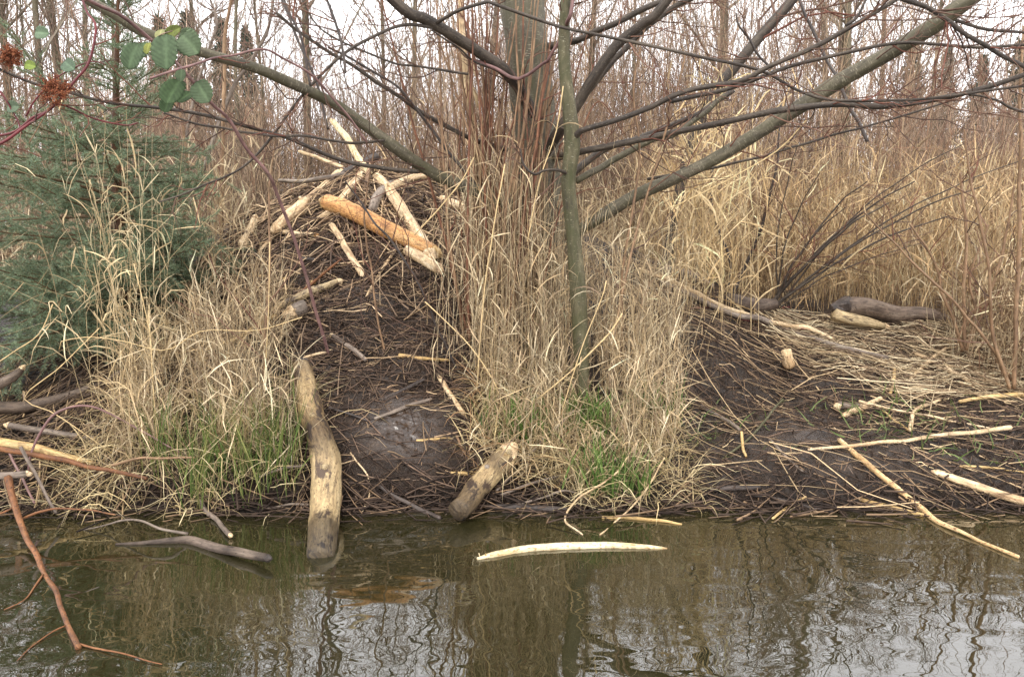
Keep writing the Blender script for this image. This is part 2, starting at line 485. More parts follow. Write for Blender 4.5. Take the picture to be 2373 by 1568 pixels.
wm = MB()
wm.add([(-200, -200, 0), (200, -200, 0), (200, 4.6, 0), (-200, 4.6, 0)], [(0, 1, 2, 3)])
tag(wm.build('water', M['water'], origin=np.zeros(3)), kind='structure')

# ------------------------------------------------------------------ far woods
def limbs(P, R, n, t0, t1, tilt, dt, length, K, r0, azim=None, up=0.0):
    """side shoots from strands P (N,K0,3): n each; returns points and radii"""
    N, K0, _ = P.shape
    t = t0 + (t1 - t0) * rng.random((N, n)) ** 0.9
    f = t * (K0 - 1); k = np.minimum(f.astype(int), K0 - 2); f = f - k
    ar = np.arange(N)[:, None]
    base = P[ar, k] * (1 - f)[..., None] + P[ar, k + 1] * f[..., None]
    rb = R[ar, k] * (1 - f) + R[ar, k + 1] * f
    T = unit(P[ar, k + 1] - P[ar, k]).reshape(-1, 3)
    base = base.reshape(-1, 3); m = len(base)
    az = rng.random(m) * 2 * np.pi
    # direction = parent direction tilted by `tilt` towards a random side
    a = unit(np.cross(T, unit(rng.normal(size=(m, 3)))))
    ti = tilt * (0.7 + 0.6 * rng.random(m))
    d = T * np.cos(ti)[:, None] + a * np.sin(ti)[:, None]
    L = (length * (0.5 + rng.random((N, n))) * (1.15 - 0.7 * t)).reshape(-1)
    pts = [base]; cur = d
    for s in range(K - 1):
        pts.append(pts[-1] + cur * (L / (K - 1))[:, None])
        cur = unit(cur + np.array([0, 0, up]) + 0.22 * rng.normal(size=(m, 3)))
    Pn = np.stack(pts, axis=1)
    rs = np.minimum(rb.reshape(-1) * 0.7, r0)
    Rn = rs[:, None] * np.linspace(1, 0.35, K)[None]
    return Pn, Rn

def bare_tree_meshes(h, r, col, lean=0.05, dens=1.0):
    K = 9
    P = grow(np.zeros((1, 3)), [lean * rng.random()], [rng.random() * 6.3], rng.normal(size=(1, K - 1)) * 0.035, np.full((1, K - 1), h / (K - 1)))
    R = (r * np.linspace(1, 0.12, K) ** 0.9)[None]
    tr = MB(); tube(tr, P[0], R[0], 8, 24, 0.05, (1.25, 1.2, 1.15), cap=False)
    cr = MB()
    P1, R1 = limbs(P, R, int(20 * dens), 0.22, 0.98, 0.75, 0, h * 0.26, 6, r * 0.32, up=0.12)
    P2, R2 = limbs(P1, R1, 6, 0.15, 0.97, 0.6, 0, h * 0.11, 4, r * 0.13, up=0.08)
    P3, R3 = limbs(P2, R2, 5, 0.2, 1.0, 0.55, 0, h * 0.05, 3, r * 0.06, up=0.05)
    strands(cr, P1, np.maximum(R1, 0.006), np.broadcast_to(col * 0.9, (len(P1), 3)))
    strands(cr, P2, np.maximum(R2, 0.004), pick([col * 0.9, S(140, 112, 98)], len(P2)))
    strands(cr, P3, np.maximum(R3, 0.0028), pick([S(142, 120, 104), S(128, 108, 94), S(154, 130, 112)], len(P3)))
    return tr, cr
protos = []
for k in range(6):
    col = [S(150, 140, 124), S(140, 130, 114), S(158, 146, 130), S(146, 136, 120), S(150, 136, 120), S(138, 126, 110)][k]
    h, r = [9.5, 11, 8, 10.5, 7, 8.5][k], [0.075, 0.09, 0.04, 0.065, 0.03, 0.035][k]
    tr, cr = bare_tree_meshes(h, r, col, dens=1.5)
    tmp = D.objects.new('tmp', None); tmp['_o'] = (0, 0, 0)
    a = tr.build('trunk', M['alder'], tmp); b = cr.build('crown', M['twig'], tmp)
    protos.append((a.data, b.data, h))
    D.objects.remove(a); D.objects.remove(b); D.objects.remove(tmp)
def bare_tree(k, x, y, scale, label, group, rz=None):
    t = thing('bare_tree', label, 'tree', (x, y, float(hgt(x, y)) - 0.05), group)
    t.rotation_euler.z = rng.random() * 6.28 if rz is None else rz
    t.scale = (scale,) * 3
    for nm, me in zip(('trunk', 'crown'), protos[k][:2]):
        o = D.objects.new(nm, me); COL.objects.link(o); o.parent = t
    return t
def ux(u, d): return (u - UC) / FPX * d
bare_tree(1, ux(1937, 11.5), 11.5, 0.85, 'straight grey green trunk behind the right reeds, under the crossing boughs', None)
bare_tree(0, ux(50, 11), 11, 0.9, 'pale grey trunk at the picture edge left of the spruce top', None)
bare_tree(3, ux(140, 10), 10, 0.8, 'pale trunk just left of the rusty seed head and spruce leader', None)
bare_tree(3, ux(1365, 12), 12, 0.95, 'grey trunk standing behind the slim mossy alder', None)
bare_tree(2, ux(575, 10), 10, 0.9, 'thin grey tree rising behind the lodge, nearest the spruce', None)
bare_tree(4, ux(640, 10.6), 10.6, 1.0, 'thin grey tree rising straight behind the lodge pole', None)
GRP = 'bare trees far back in the wood'
for n_ in range(40):
    y = 10 + 16 * rng.random() ** 0.9
    x = ux(rng.uniform(-350, 2750), y)
    k_ = int(rng.integers(6)); u_ = x / y * FPX + UC
    wh = 'left of the spruce' if u_ < 200 else 'behind the spruce' if u_ < 560 else 'behind the lodge' if u_ < 1050 else 'behind the big alder' if u_ < 1450 else 'behind the leaning boughs' if u_ < 2000 else 'at the right skyline'
    bare_tree(k_, x, y, rng.uniform(0.75, 1.15), ('slender' if k_ in (2, 4, 5) else 'sturdier') + (' bare tree deep in the wood ' if y > 17 else ' bare tree at the front of the wood ') + wh, 'bare trees in the wood ' + wh)

def conifer(x, y, h, label, group=None):
    z0 = float(hgt(x, y))
    t = thing('conifer_tree', label, 'conifer', (x, y, z0), group)
    tr = MB(); tube(tr, [(x, y, z0 - 0.2), (x, y, z0 + h)], [h * 0.018, 0.02], 6, 8, tint=S(70, 58, 48))
    tr.build('trunk', M['twig'], t)
    n = 620
    f = rng.random(n) ** 0.8
    z = z0 + h * (0.08 + 0.92 * f)
    L = h * 0.19 * (1.0 - f) ** 0.95 * (0.6 + 0.7 * rng.random(n)) + 0.06
    az = rng.random(n) * 6.283
    P = grow(np.stack([np.full(n, x), np.full(n, y), z], -1), 1.35 + 0.3 * rng.random(n), az, 0.08 * rng.normal(size=(n, 3)) + 0.07, np.repeat((L / 3)[:, None], 3, 1))
    cr = MB()
    ribbons(cr, P, np.repeat(L[:, None], 4, 1) * np.array([0.1, 0.2, 0.18, 0.03]), pick([S(64, 82, 70), S(54, 72, 62), S(78, 94, 80)], n), fold=0.3, flat=True)
    P2, R2 = limbs(P, np.full(P.shape[:2], 0.05), 5, 0.15, 1, 0.9, 0, h * 0.03, 3, 0.03, up=-0.1)
    ribbons(cr, P2, np.repeat(np.full((len(P2), 1), h * 0.009), 3, 1) * np.array([0.8, 1, 0.2]), pick([S(64, 82, 70), S(52, 70, 60), S(80, 96, 82)], len(P2)), fold=0.3)
    cr.build('crown', M['needle'], t)
for u, d, v, lb in [(470, 34, 30, 'dark conifer far behind the lodge, beside the bramble leaves'), (545, 40, 45, 'dark conifer far behind, right of the spruce'),
                    (600, 46, 65, 'distant dark conifer above the lodge pole'), (410, 38, 40, 'tall dark conifer behind the spruce leader'),
                    (2075, 30, 85, 'dark conifer under the big leaning bough, far right'), (2150, 36, 115, 'dark conifer seen right of the leaning bough'),
                    (2230, 33, 130, 'squat dark conifer at the far right skyline'), (2310, 31, 95, 'dark conifer at the far right edge of the skyline'), 
                    (2390, 34, 80, 'dark conifer cut by the right picture edge'), (-60, 26, 20, 'dark conifer cut by the left picture edge')]:
    x = ux(u, d); conifer(x, d, at(u, v, d)[2] - float(hgt(x, d)), lb)

# reddish-brown thicket: thousands of thin stems, one mass
def thicket(name, n, x0, x1, y0, y1, hlo, hhi, cols, rlo, rhi, nt=5, keep=None):
    mb = MB()
    u = rng.uniform(x0, x1, n); y = y0 + (y1 - y0) * rng.random(n) ** 1.1
    x = (u - UC) / FPX * y
    if keep is not None:
        k = keep(u, x, y); x, y, u = x[k], y[k], u[k]; n = len(x)
    kc = vnoise(x * 0.9 + 40, y * 0.9) + 0.5 * vnoise(x * 2.3, y * 2.3 + 11) > -0.22; x, y = x[kc], y[kc]; n = len(x)
    z = hgt(x, y, False) - 0.05
    h = (hlo + (hhi - hlo) * rng.random(n)) * (0.75 + 0.055 * (y - y0) * 1.0)
    K = 6
    P = grow(np.stack([x, y, z], -1), np.where(rng.random(n) < 0.14, rng.uniform(0.5, 1.35, n), np.abs(rng.normal(size=n)) * 0.22), rng.random(n) * 6.28, 0.10 * rng.normal(size=(n, K - 1)), np.repeat((h / (K - 1))[:, None], K - 1, 1), 0.5 * rng.normal(size=(n, K - 1)))
    r = rng.uniform(rlo, rhi, n)
    R = r[:, None] * np.linspace(1, 0.35, K)[None]
    c = pick(cols, n, 0.18) * (0.85 + 0.5 * (vnoise(x * 0.8 + 9, y * 0.8)[:, None] + 0.3))
    strands(mb, P, R, c)
    P2, R2 = limbs(P, R, nt, 0.2, 1.0, 0.6, 0, 0.75, 3, 0.004, up=0.05)
    strands(mb, P2, np.maximum(R2, 0.0015), np.repeat(c, nt, 0))
    P3, R3 = limbs(P2[::2], R2[::2], 2, 0.3, 1.0, 0.6, 0, 0.3, 2, 0.003, up=0.03)
    strands(mb, P3, np.maximum(R3, 0.0012), np.repeat(np.repeat(c, nt, 0)[::2], 2, 0))
    o = mb.build(name, M['twig'])
    return o
THC = [S(144, 122, 102), S(126, 106, 90), S(166, 144, 120), S(144, 110, 88), S(104, 88, 76), S(178, 154, 126)]
tag(thicket('thicket', 4700, -250, 2600, 7.6, 12.5, 1.7, 3.0, THC, 0.0032, 0.0075), 'dense reddish brown thicket of bare stems behind the lodge', 'thicket', kind='stuff')
tag(thicket('thicket', 2600, -300, 2650, 12.0, 20.0, 2.8, 4.1, [S(150, 132, 118), S(138, 121, 109), S(164, 146, 130)], 0.005, 0.011, 5), 'pale brown mass of twigs far behind, below the white sky', 'thicket', kind='stuff')

tag(thicket('thicket', 420, -500, 2900, 10.0, 16.0, 5.0, 8.0, [S(150, 128, 110), S(138, 118, 104), S(160, 138, 120), S(134, 106, 92)], 0.007, 0.014, 9), 'tall thin bare stems standing close together behind the thicket', 'thicket', kind='stuff')

tag(thicket('thicket', 1500, 1020, 2120, 9.5, 14.0, 3.6, 6.2, THC, 0.004, 0.009, 9), 'tall dense brown thicket rising behind the big alder and its boughs', 'thicket', kind='stuff')
tag(thicket('thicket', 420, -300, 430, 9.0, 13.0, 3.2, 5.2, THC, 0.004, 0.009, 8), 'tall brown thicket behind the spruce', 'thicket', kind='stuff')

# ------------------------------------------------------------------ reeds
STRAW = [S(206, 186, 150), S(186, 164, 130), S(164, 142, 112), S(218, 201, 168), S(128, 108, 86), S(194, 169, 130)]
TAWNY = [S(214, 188, 146), S(198, 170, 128), S(172, 145, 110), S(224, 204, 166), S(126, 104, 80), S(190, 160, 118)]
def reeds(name, label, x, y, h, lean_az=None, tilt=0.12, leaf=4, broken=0.25, cols=STRAW, w=0.009, leaf_len=0.2, rad=0.0020, zoff=0.0, curl=0.42):
    n = len(x)
    z = hgt(x, y, False) - 0.03 + zoff
    K = 7
    az = rng.random(n) * 6.283
    ti = np.abs(rng.normal(size=n)) * tilt
    dt = 0.05 * rng.normal(size=(n, K - 1)) + 0.02
    br = rng.random(n) < broken
    kk = rng.integers(2, K - 1, n)
    for i_ in np.nonzero(br)[0]: dt[i_, kk[i_] - 1] += rng.uniform(0.6, 2.1)
    P = grow(np.stack([x, y, z], -1), ti, az, dt, np.repeat((h / (K - 1))[:, None], K - 1, 1), 0.25 * rng.normal(size=(n, K - 1)))
    g = hgt(P[..., 0], P[..., 1], False) + 0.01
    P[..., 2] = np.maximum(P[..., 2], np.maximum(g, 0.004))
    R = (rad * (0.7 + 0.6 * rng.random((n, 1)))) * np.linspace(1, 0.45, K)[None]
    c = pick(cols, n, 0.14)
    mb = MB(); strands(mb, P, R, c, 3)
    # leaves
    m = n * leaf
    src = np.repeat(np.arange(n), leaf)
    f = rng.uniform(0.12, 0.98, m) * (K - 1); k = np.minimum(f.astype(int), K - 2); f -= k
    base = P[src, k] * (1 - f)[:, None] + P[src, k + 1] * f[:, None]
    KL = 5
    L = leaf_len * rng.uniform(0.5, 1.5, m)
    t0 = rng.uniform(0.1, 0.9, m); hang = rng.random(m) < 0.3; t0[hang] = rng.uniform(1.6, 2.8, hang.sum())
    dtl = rng.uniform(0.0, curl, (m, 1)) * rng.uniform(0.3, 1.6, (m, KL - 1)); dtl[hang] *= 0.25
    PL = grow(base, t0, rng.random(m) * 6.283, dtl, np.repeat((L / (KL - 1))[:, None], KL - 1, 1), 0.25 * rng.normal(size=(m, KL - 1)))
    g = hgt(PL[..., 0], PL[..., 1], False) + 0.01
    PL[..., 2] = np.maximum(PL[..., 2], np.maximum(g, 0.004))
    W = w * rng.uniform(0.45, 1.35, (m, 1)) * np.array([0.55, 1.0, 0.95, 0.65, 0.08])[None]
    cl = np.clip(c[src] * rng.uniform(0.75, 1.25, (m, 1)), 0, 0.85)
    ribbons(mb, PL, W, cl, twist=4.0)
    o = mb.build(name, M['straw'])
    return tag(o, label, 'reeds', kind='stuff')

def scatter(n, f):
    xs, ys = [], []
    c = 0
    while c < n:
        x, y, keep = f(n)
        x, y = x[keep], y[keep]; xs.append(x); ys.append(y); c += len(x)
    return np.concatenate(xs)[:n], np.concatenate(ys)[:n]

# right wall of reeds behind the mud flat
def f_right(n):
    y = rng.uniform(5.4, 10.5, n); u = rng.uniform(1480, 2700, n); x = ux(u, y)
    edge = np.interp(x, [0.8, 1.4, 2.5, 3.2, 4.0, 5.5], [6.9, 6.5, 6.25, 6.0, 5.7, 5.4])
    return x, y, y > edge + 0.25 * rng.random(n)
x, y = scatter(4700, f_right)
reeds('reed_bed', 'wide bed of tall dry straw coloured reeds behind the right mud flat', x, y, rng.uniform(0.9, 1.75, len(x)) * (0.9 + 0.03 * (y - 6)), tilt=0.2, leaf=3, broken=0.32, w=0.0085, leaf_len=0.26, cols=TAWNY, curl=0.4, rad=0.0022)
# behind the lodge and the alder
def f_back(n):
    y = rng.uniform(7.4, 10.0, n); u = rng.uniform(-200, 1560, n); x = ux(u, y)
    return x, y, rng.random(n) < np.interp(u, [-200, 480, 700, 1000, 1200, 1560], [0.6, 0.5, 0.15, 0.2, 0.7, 1.0])
x, y = scatter(1000, f_back)
reeds('reed_bed', 'scattered dry reeds among the thicket behind the lodge', x, y, rng.uniform(0.6, 1.4, len(x)), tilt=0.2, leaf=4, w=0.012)
# centre clump round the alder
def f_mid(n):
    y = rng.uniform(3.68, 5.3, n); x = rng.uniform(-0.35, 1.3, n)
    lo = np.interp(y, [3.6, 4.2, 5.3], [-0.12, -0.2, -0.33]); hi = np.interp(y, [3.6, 4.2, 5.3], [0.8, 0.95, 1.25])
    e = 0.12 * fbm(x * 5, y * 5)
    return x, y, (x > lo + e) & (x < hi + e) & (fbm(x * 6 + 3, y * 6 + 8, 2) > -0.15)
x, y = scatter(1150, f_mid)
hh = np.interp(y, [3.65, 4.0, 4.5, 5.3], [0.34, 0.5, 0.74, 0.78]) * rng.uniform(0.4, 1.5, len(x))
hh = np.where((np.abs(x - 0.40) < 0.11) & (y < 4.22), hh * 0.4, hh)
reeds('reed_clump', 'dry reed clump round the foot of the slim alder', x, y, hh, tilt=0.14, leaf=3, broken=0.22, w=0.0055, leaf_len=0.17, rad=0.0016)
n = 330
y = rng.uniform(4.3, 4.95, n); x = rng.normal(size=n) * 0.2 + 0.02
reeds('reed_clump', 'tall straight dry reeds crowding the brown shoots before the grey alder', x, y, rng.uniform(0.7, 1.5, n), tilt=0.1, leaf=3, broken=0.2, w=0.006, leaf_len=0.2, rad=0.0018)
# left clump
def f_left(n):
    y = rng.uniform(3.68, 4.9, n); x = rng.uniform(-2.9, -1.0, n)
    hi = np.interp(y, [3.6, 4.2, 4.9], [-1.10, -1.27, -1.6]); lo = np.interp(y, [3.6, 4.2, 4.9], [-2.15, -2.3, -2.3])
    e = 0.12 * fbm(x * 5, y * 5)
    return x, y, (x > lo + e) & (x < hi + e) & (fbm(x * 6 + 13, y * 6 + 2, 2) > -0.08)
x, y = scatter(640, f_left)
hh = np.interp(x, [-2.6, -2.0, -1.75, -1.3, -1.0], [0.2, 0.40, 0.62, 0.62, 0.45]) * rng.uniform(0.35, 1.5, len(x)) * np.interp(y, [3.7, 4.3, 4.9], [1.0, 0.95, 0.6])
reeds('reed_clump', 'dry reed clump on the bank between the spruce and the big wet log', x, y, hh, tilt=0.17, leaf=3, broken=0.3, w=0.0056, leaf_len=0.2, rad=0.0015)
# tall tuft climbing through the spruce
n = 40
x = ux(285, 4.15) + rng.normal(size=n) * 0.11; y = 4.15 + rng.normal(size=n) * 0.08
reeds('reed_tuft', 'tall curling straw tuft standing in front of the spruce', x, y, rng.uniform(1.1, 1.85, n), tilt=0.06, leaf=7, broken=0.4, w=0.0075, leaf_len=0.22, cols=[S(216, 198, 160), S(198, 176, 136)], curl=0.85)
n = 60
x = ux(1650, 5.7) + rng.normal(size=n) * 0.16; y = 5.7 + rng.normal(size=n) * 0.2
reeds('reed_tuft', 'tall pale reed tuft standing under the big leaning bough', x, y, rng.uniform(1.1, 2.1, n), tilt=0.07, leaf=6, broken=0.2, w=0.012, leaf_len=0.3, cols=[S(222, 198, 154), S(206, 178, 132)])
# edge of the lodge, left flank
def f_flank(n):
    y = rng.uniform(4.9, 6.4, n); x = rng.uniform(-3.2, -1.6, n)
    return x, y, x < np.interp(y, [4.9, 5.6, 6.4], [-1.7, -2.05, -2.35]) + 0.15 * rng.random(n)
x, y = scatter(170, f_flank)
reeds('reed_clump', 'thin dry reeds at the left foot of the stick lodge', x, y, rng.uniform(0.4, 1.0, len(x)), tilt=0.2, leaf=4, w=0.009)
# far right front fringe
def f_rf(n):
    y = rng.uniform(4.6, 5.9, n); x = rng.uniform(2.7, 4.6, n)
    return x, y, x > np.interp(y, [4.6, 5.2, 5.9], [3.1, 3.2, 3.25]) + 0.25 * rng.random(n)
x, y = scatter(420, f_rf)
reeds('reed_clump', 'dry reeds with dark stems at the right picture edge', x, y, rng.uniform(0.4, 1.2, len(x)), tilt=0.25, leaf=3, cols=STRAW + [S(110, 84, 62)] * 3)

# hanging thatch of fallen blades on the bank lip
def thatch(name, label, n, fx, cols, L0=0.3, w=0.006, mat='straw', t0=(0.2, 1.0), dtv=(0.1, 0.6), tuft=0):
    x, y = fx(n)
    if tuft:
        k_ = rng.integers(0, tuft, n); x = x[k_] + 0.045 * rng.normal(size=n); y = y[k_] + 0.04 * rng.normal(size=n)
    z = np.maximum(hgt(x, y, False), 0) - 0.01
    KL = 6
    L = L0 * rng.uniform(0.5, 1.4, n)
    P = grow(np.stack([x, y, z], -1), rng.uniform(*t0, n), rng.random(n) * 6.283, rng.uniform(*dtv, (n, 1)) * rng.uniform(0.4, 1.5, (n, KL - 1)), np.repeat((L / (KL - 1))[:, None], KL - 1, 1), 0.2 * rng.normal(size=(n, KL - 1)))
    g = np.maximum(hgt(P[..., 0], P[..., 1], False), 0) + 0.006
    P[..., 2] = np.maximum(P[..., 2], g + 0.015 * rng.random((n, 1)))
    mb = MB()
    W = w * rng.uniform(0.5, 1.3, (n, 1)) * np.array([0.8, 1.0, 1.0, 0.8, 0.5, 0.08])[None]
    ribbons(mb, P, W, pick(cols, n, 0.15), twist=2.0)
    return tag(mb.build(name, M[mat]), label, 'grass', kind='stuff')
def bl(x0, x1, y0, y1, g=None):
    def f(n):
        x = rng.uniform(x0, x1, n); y = y0 + (y1 - y0) * rng.random(n)
        return x, shore(x) + y
    return f
PALE = [S(212, 195, 154), S(198, 177, 132), S(176, 156, 116), S(150, 132, 98)]
thatch('fallen_grass', 'fallen straw grass drooping over the left bank edge', 950, bl(-2.4, -1.1, -0.02, 0.5), PALE, 0.32, 0.0045, dtv=(0.1, 0.6), tuft=80)
thatch('fallen_grass', 'fallen straw grass matted in front of the slim alder', 900, bl(0.2, 0.95, -0.02, 0.6), PALE, 0.28, 0.0045, dtv=(0.1, 0.6), tuft=50)
thatch('fallen_grass', 'thin fallen straw between the short log and the alder', 800, bl(-0.25, 0.3, 0.1, 0.8), PALE + [S(150, 118, 84)], 0.25)
GREEN = [S(90, 108, 52), S(112, 126, 68), S(80, 98, 48), S(138, 138, 84)]
thatch('green_grass', 'green grass shoots at the water edge of the left bank', 330, bl(-1.95, -1.15, 0.0, 0.22), GREEN, 0.36, 0.006, 'green', (0.0, 0.35), (0.0, 0.16), tuft=26)
def gmid(n):
    c = rng.choice([0, 1, 2, 3], n, p=[0.25, 0.3, 0.35, 0.1])
    x = np.array([0.05, 0.42, 0.52, 0.85])[c] + rng.normal(size=n) * np.array([0.1, 0.08, 0.09, 0.08])[c]
    return x, shore(x) + np.array([0.3, 0.38, 0.03, 0.6])[c] + np.abs(rng.normal(size=n)) * 0.07
thatch('green_grass', 'fresh green grass shoots at the foot of the slim alder', 420, gmid, [S(98, 124, 60), S(118, 140, 78), S(80, 104, 50)], 0.24, 0.010, 'green', (0.0, 0.35), (0.0, 0.2))
def gright(n):
    x = rng.choice([2.1, 2.6, 1.15, 2.35], n) + rng.normal(size=n) * 0.16
    return x, 3.62 + rng.choice([0.75, 0.5, 0.95], n) + rng.normal(size=n) * 0.15
thatch('green_grass', 'sparse green shoots on the right mud flat', 170, gright, [S(92, 110, 58), S(112, 124, 72)], 0.14, 0.007, 'green', (0.2, 1.0), (0.0, 0.3))

# litter of small sticks and straw on the mud
def litter(name, label, n, f, cols, Lr, rr, mat='straw', lift=0.012, probs=None, lay=None, K=4):
    x, y = f(n)
    az = rng.random(n) * np.pi + 0.0
    if lay is not None: az = np.where(rng.random(n) < 0.75, lay + 0.4 * rng.normal(size=n), az)
    L = rng.uniform(*Lr, n) * (0.6 + 0.8 * rng.random(n) ** 2)
    t = np.linspace(-0.5, 0.5, K)[None]
    bend = 0.12 * rng.normal(size=(n, 1)) * (t ** 2) * L[:, None]
    px = x[:, None] + np.cos(az)[:, None] * t * L[:, None] - np.sin(az)[:, None] * bend
    py = y[:, None] + np.sin(az)[:, None] * t * L[:, None] + np.cos(az)[:, None] * bend
    zc = np.maximum(hgt(px, py), -0.02)
    tl = np.linspace(0, 1, K)[None]
    lin = zc[:, :1] * (1 - tl) + zc[:, -1:] * tl
    pz = np.maximum(zc, 0.5 * lin + 0.5 * zc) + lift * rng.random((n, 1)) + 0.003 + 0.03 * rng.normal(size=(n, 1)) * t
    R = rng.uniform(*rr, (n, 1)) * np.linspace(1, 0.6, K)[None]
    mb = MB(); strands(mb, np.stack([px, py, pz], -1), R, pick(cols, n, 0.18, probs), 3)
    return tag(mb.build(name, M['twig']), label, 'twigs', kind='stuff')
def region(keep):
    def f(n): return scatter(n, keep)
    return f
def k_lodge(n):
    y = rng.uniform(3.52, 6.9, n); x = rng.uniform(-2.4, 0.4, n)
    lo = np.interp(y, [3.6, 4.6, 5.5, 6.9], [-1.15, -1.5, -2.2, -2.6]); hi = np.interp(y, [3.6, 4.6, 5.5, 6.9], [-0.1, -0.2, 0.0, 0.4])
    p = np.interp(y, [3.7, 4.5, 5.2, 6.5], [0.5, 0.65, 0.9, 1.0])
    return x, y, (x > lo) & (x < hi) & (rng.random(n) < p * (1 - 0.93 * wetmask(x, y)))
def k_rmud(n):
    y = rng.uniform(3.5, 6.4, n); x = rng.uniform(0.8, 4.4, n)
    p = np.interp(y, [3.7, 4.3, 5.0, 6.2], [0.45, 0.55, 0.9, 1.0]) * np.interp(x, [0.8, 2, 3], [0.6, 0.8, 1.0])
    return x, y, (rng.random(n) < p * (1 - 0.8 * wetmask(x, y))) & (y < np.interp(x, [0.8, 2.5, 4.4], [6.6, 6.4, 6.0]))
MUDC = [S(84, 67, 55), S(108, 88, 73), S(60, 47, 39), S(142, 118, 92), S(186, 160, 126)]
litter('twig_litter', 'small muddy sticks plastered over the lodge slope', 6500, region(k_lodge), MUDC, (0.05, 0.3), (0.0015, 0.0052), probs=[0.31, 0.27, 0.26, 0.12, 0.04], lay=0.1)
litter('twig_litter', 'longer muddy sticks woven across the lodge slope', 620, region(k_lodge), [S(104, 86, 70), S(76, 62, 52), S(56, 45, 38), S(168, 142, 110)], (0.25, 0.65), (0.0022, 0.006), lift=0.035, probs=[0.3, 0.3, 0.28, 0.12], lay=0.05)
litter('twig_litter', 'straw and small sticks littering the right mud flat', 4600, region(k_rmud), MUDC + [S(206, 182, 142)], (0.05, 0.26), (0.0015, 0.0042), probs=[0.28, 0.24, 0.22, 0.14, 0.07, 0.05], lay=-0.35)
litter('twig_litter', 'long stalks and sticks lying down the right mud flat', 620, region(k_rmud), [S(150, 126, 98), S(110, 90, 72), S(196, 170, 132), S(76, 61, 50)], (0.3, 0.8), (0.002, 0.005), lift=0.05, lay=-0.45)
def k_top(n):
    y = rng.uniform(5.5, 6.9, n); x = rng.uniform(-2.4, 0.3, n)
    return x, y, np.hypot((x + 1.2) / 1.1, (y - 6.4) / 1.0) < 1.0
CHIP = [S(62, 49, 40), S(82, 67, 56), S(104, 88, 76), S(48, 38, 31), S(128, 104, 80)]
litter('mud_flakes', 'dark flakes of bark and leaf plastered over the lodge mud', 9000, region(k_lodge), CHIP, (0.015, 0.06), (0.0018, 0.0045), lift=0.006, K=2)
litter('mud_flakes', 'dark flakes of bark and leaf lying on the right mud flat', 7000, region(k_rmud), CHIP, (0.015, 0.055), (0.0018, 0.0042), lift=0.006, K=2)
def k_mound(n):
    y = rng.uniform(4.6, 6.8, n); x = rng.uniform(-2.5, 0.5, n)
    return x, y, np.hypot((x + 1.1) / 1.35, (y - 6.0) / 1.3) < 1.0
litter('stick_heap', 'paler peeled sticks criss crossing the lodge front', 420, region(k_mound), [S(196, 170, 136), S(160, 134, 106), S(118, 98, 80), S(82, 66, 56)], (0.2, 0.6), (0.003, 0.0075), lift=0.08)
litter('stick_heap', 'tangle of thin sticks heaped on the lodge top', 800, region(k_top), [S(96, 78, 64), S(140, 116, 92), S(190, 164, 130), S(66, 53, 45)], (0.15, 0.5), (0.0025, 0.007), lift=0.07)
def k_lbank(n):
    y = rng.uniform(3.62, 5.6, n); x = rng.uniform(-3.6, -1.6, n)
    return x, y, x < np.interp(y, [3.6, 4.6, 5.6], [-1.6, -1.9, -2.0])
litter('twig_litter', 'dark dead twigs covering the bank under the spruce', 2200, region(k_lbank), [S(70, 56, 46), S(92, 76, 62), S(120, 100, 78), S(170, 144, 108)], (0.1, 0.5), (0.0018, 0.006), lift=0.06, probs=[0.35, 0.3, 0.2, 0.15])
def k_rstraw(n):
    y = rng.uniform(4.7, 6.3, n); x = rng.uniform(2.0, 4.8, n)
    return x, y, (x > np.interp(y, [4.7, 5.5, 6.3], [2.5, 2.1, 1.4])) & (y < np.interp(x, [2, 3, 4.5], [6.4, 6.2, 5.8]))
litter('straw_litter', 'pale straw and peeled sticks scattered below the right reeds', 1900, region(k_rstraw), [S(212, 194, 160), S(186, 164, 130), S(146, 124, 98), S(104, 86, 70)], (0.1, 0.6), (0.0016, 0.0048), lift=0.06, lay=-0.4)

def k_shore(n):
    x = rng.uniform(-3.2, 3.6, n)
    return x, shore(x) + rng.normal(size=n) * 0.07 - 0.01, np.abs(x + 1.05) > 0.12
litter('shore_debris', 'dark wet sticks and roots jammed along the waterline', 900, region(k_shore), [S(58, 46, 38), S(80, 65, 54), S(46, 36, 30), S(130, 106, 82)], (0.06, 0.38), (0.002, 0.007), lift=0.05, probs=[0.35, 0.3, 0.22, 0.13], lay=0.0)

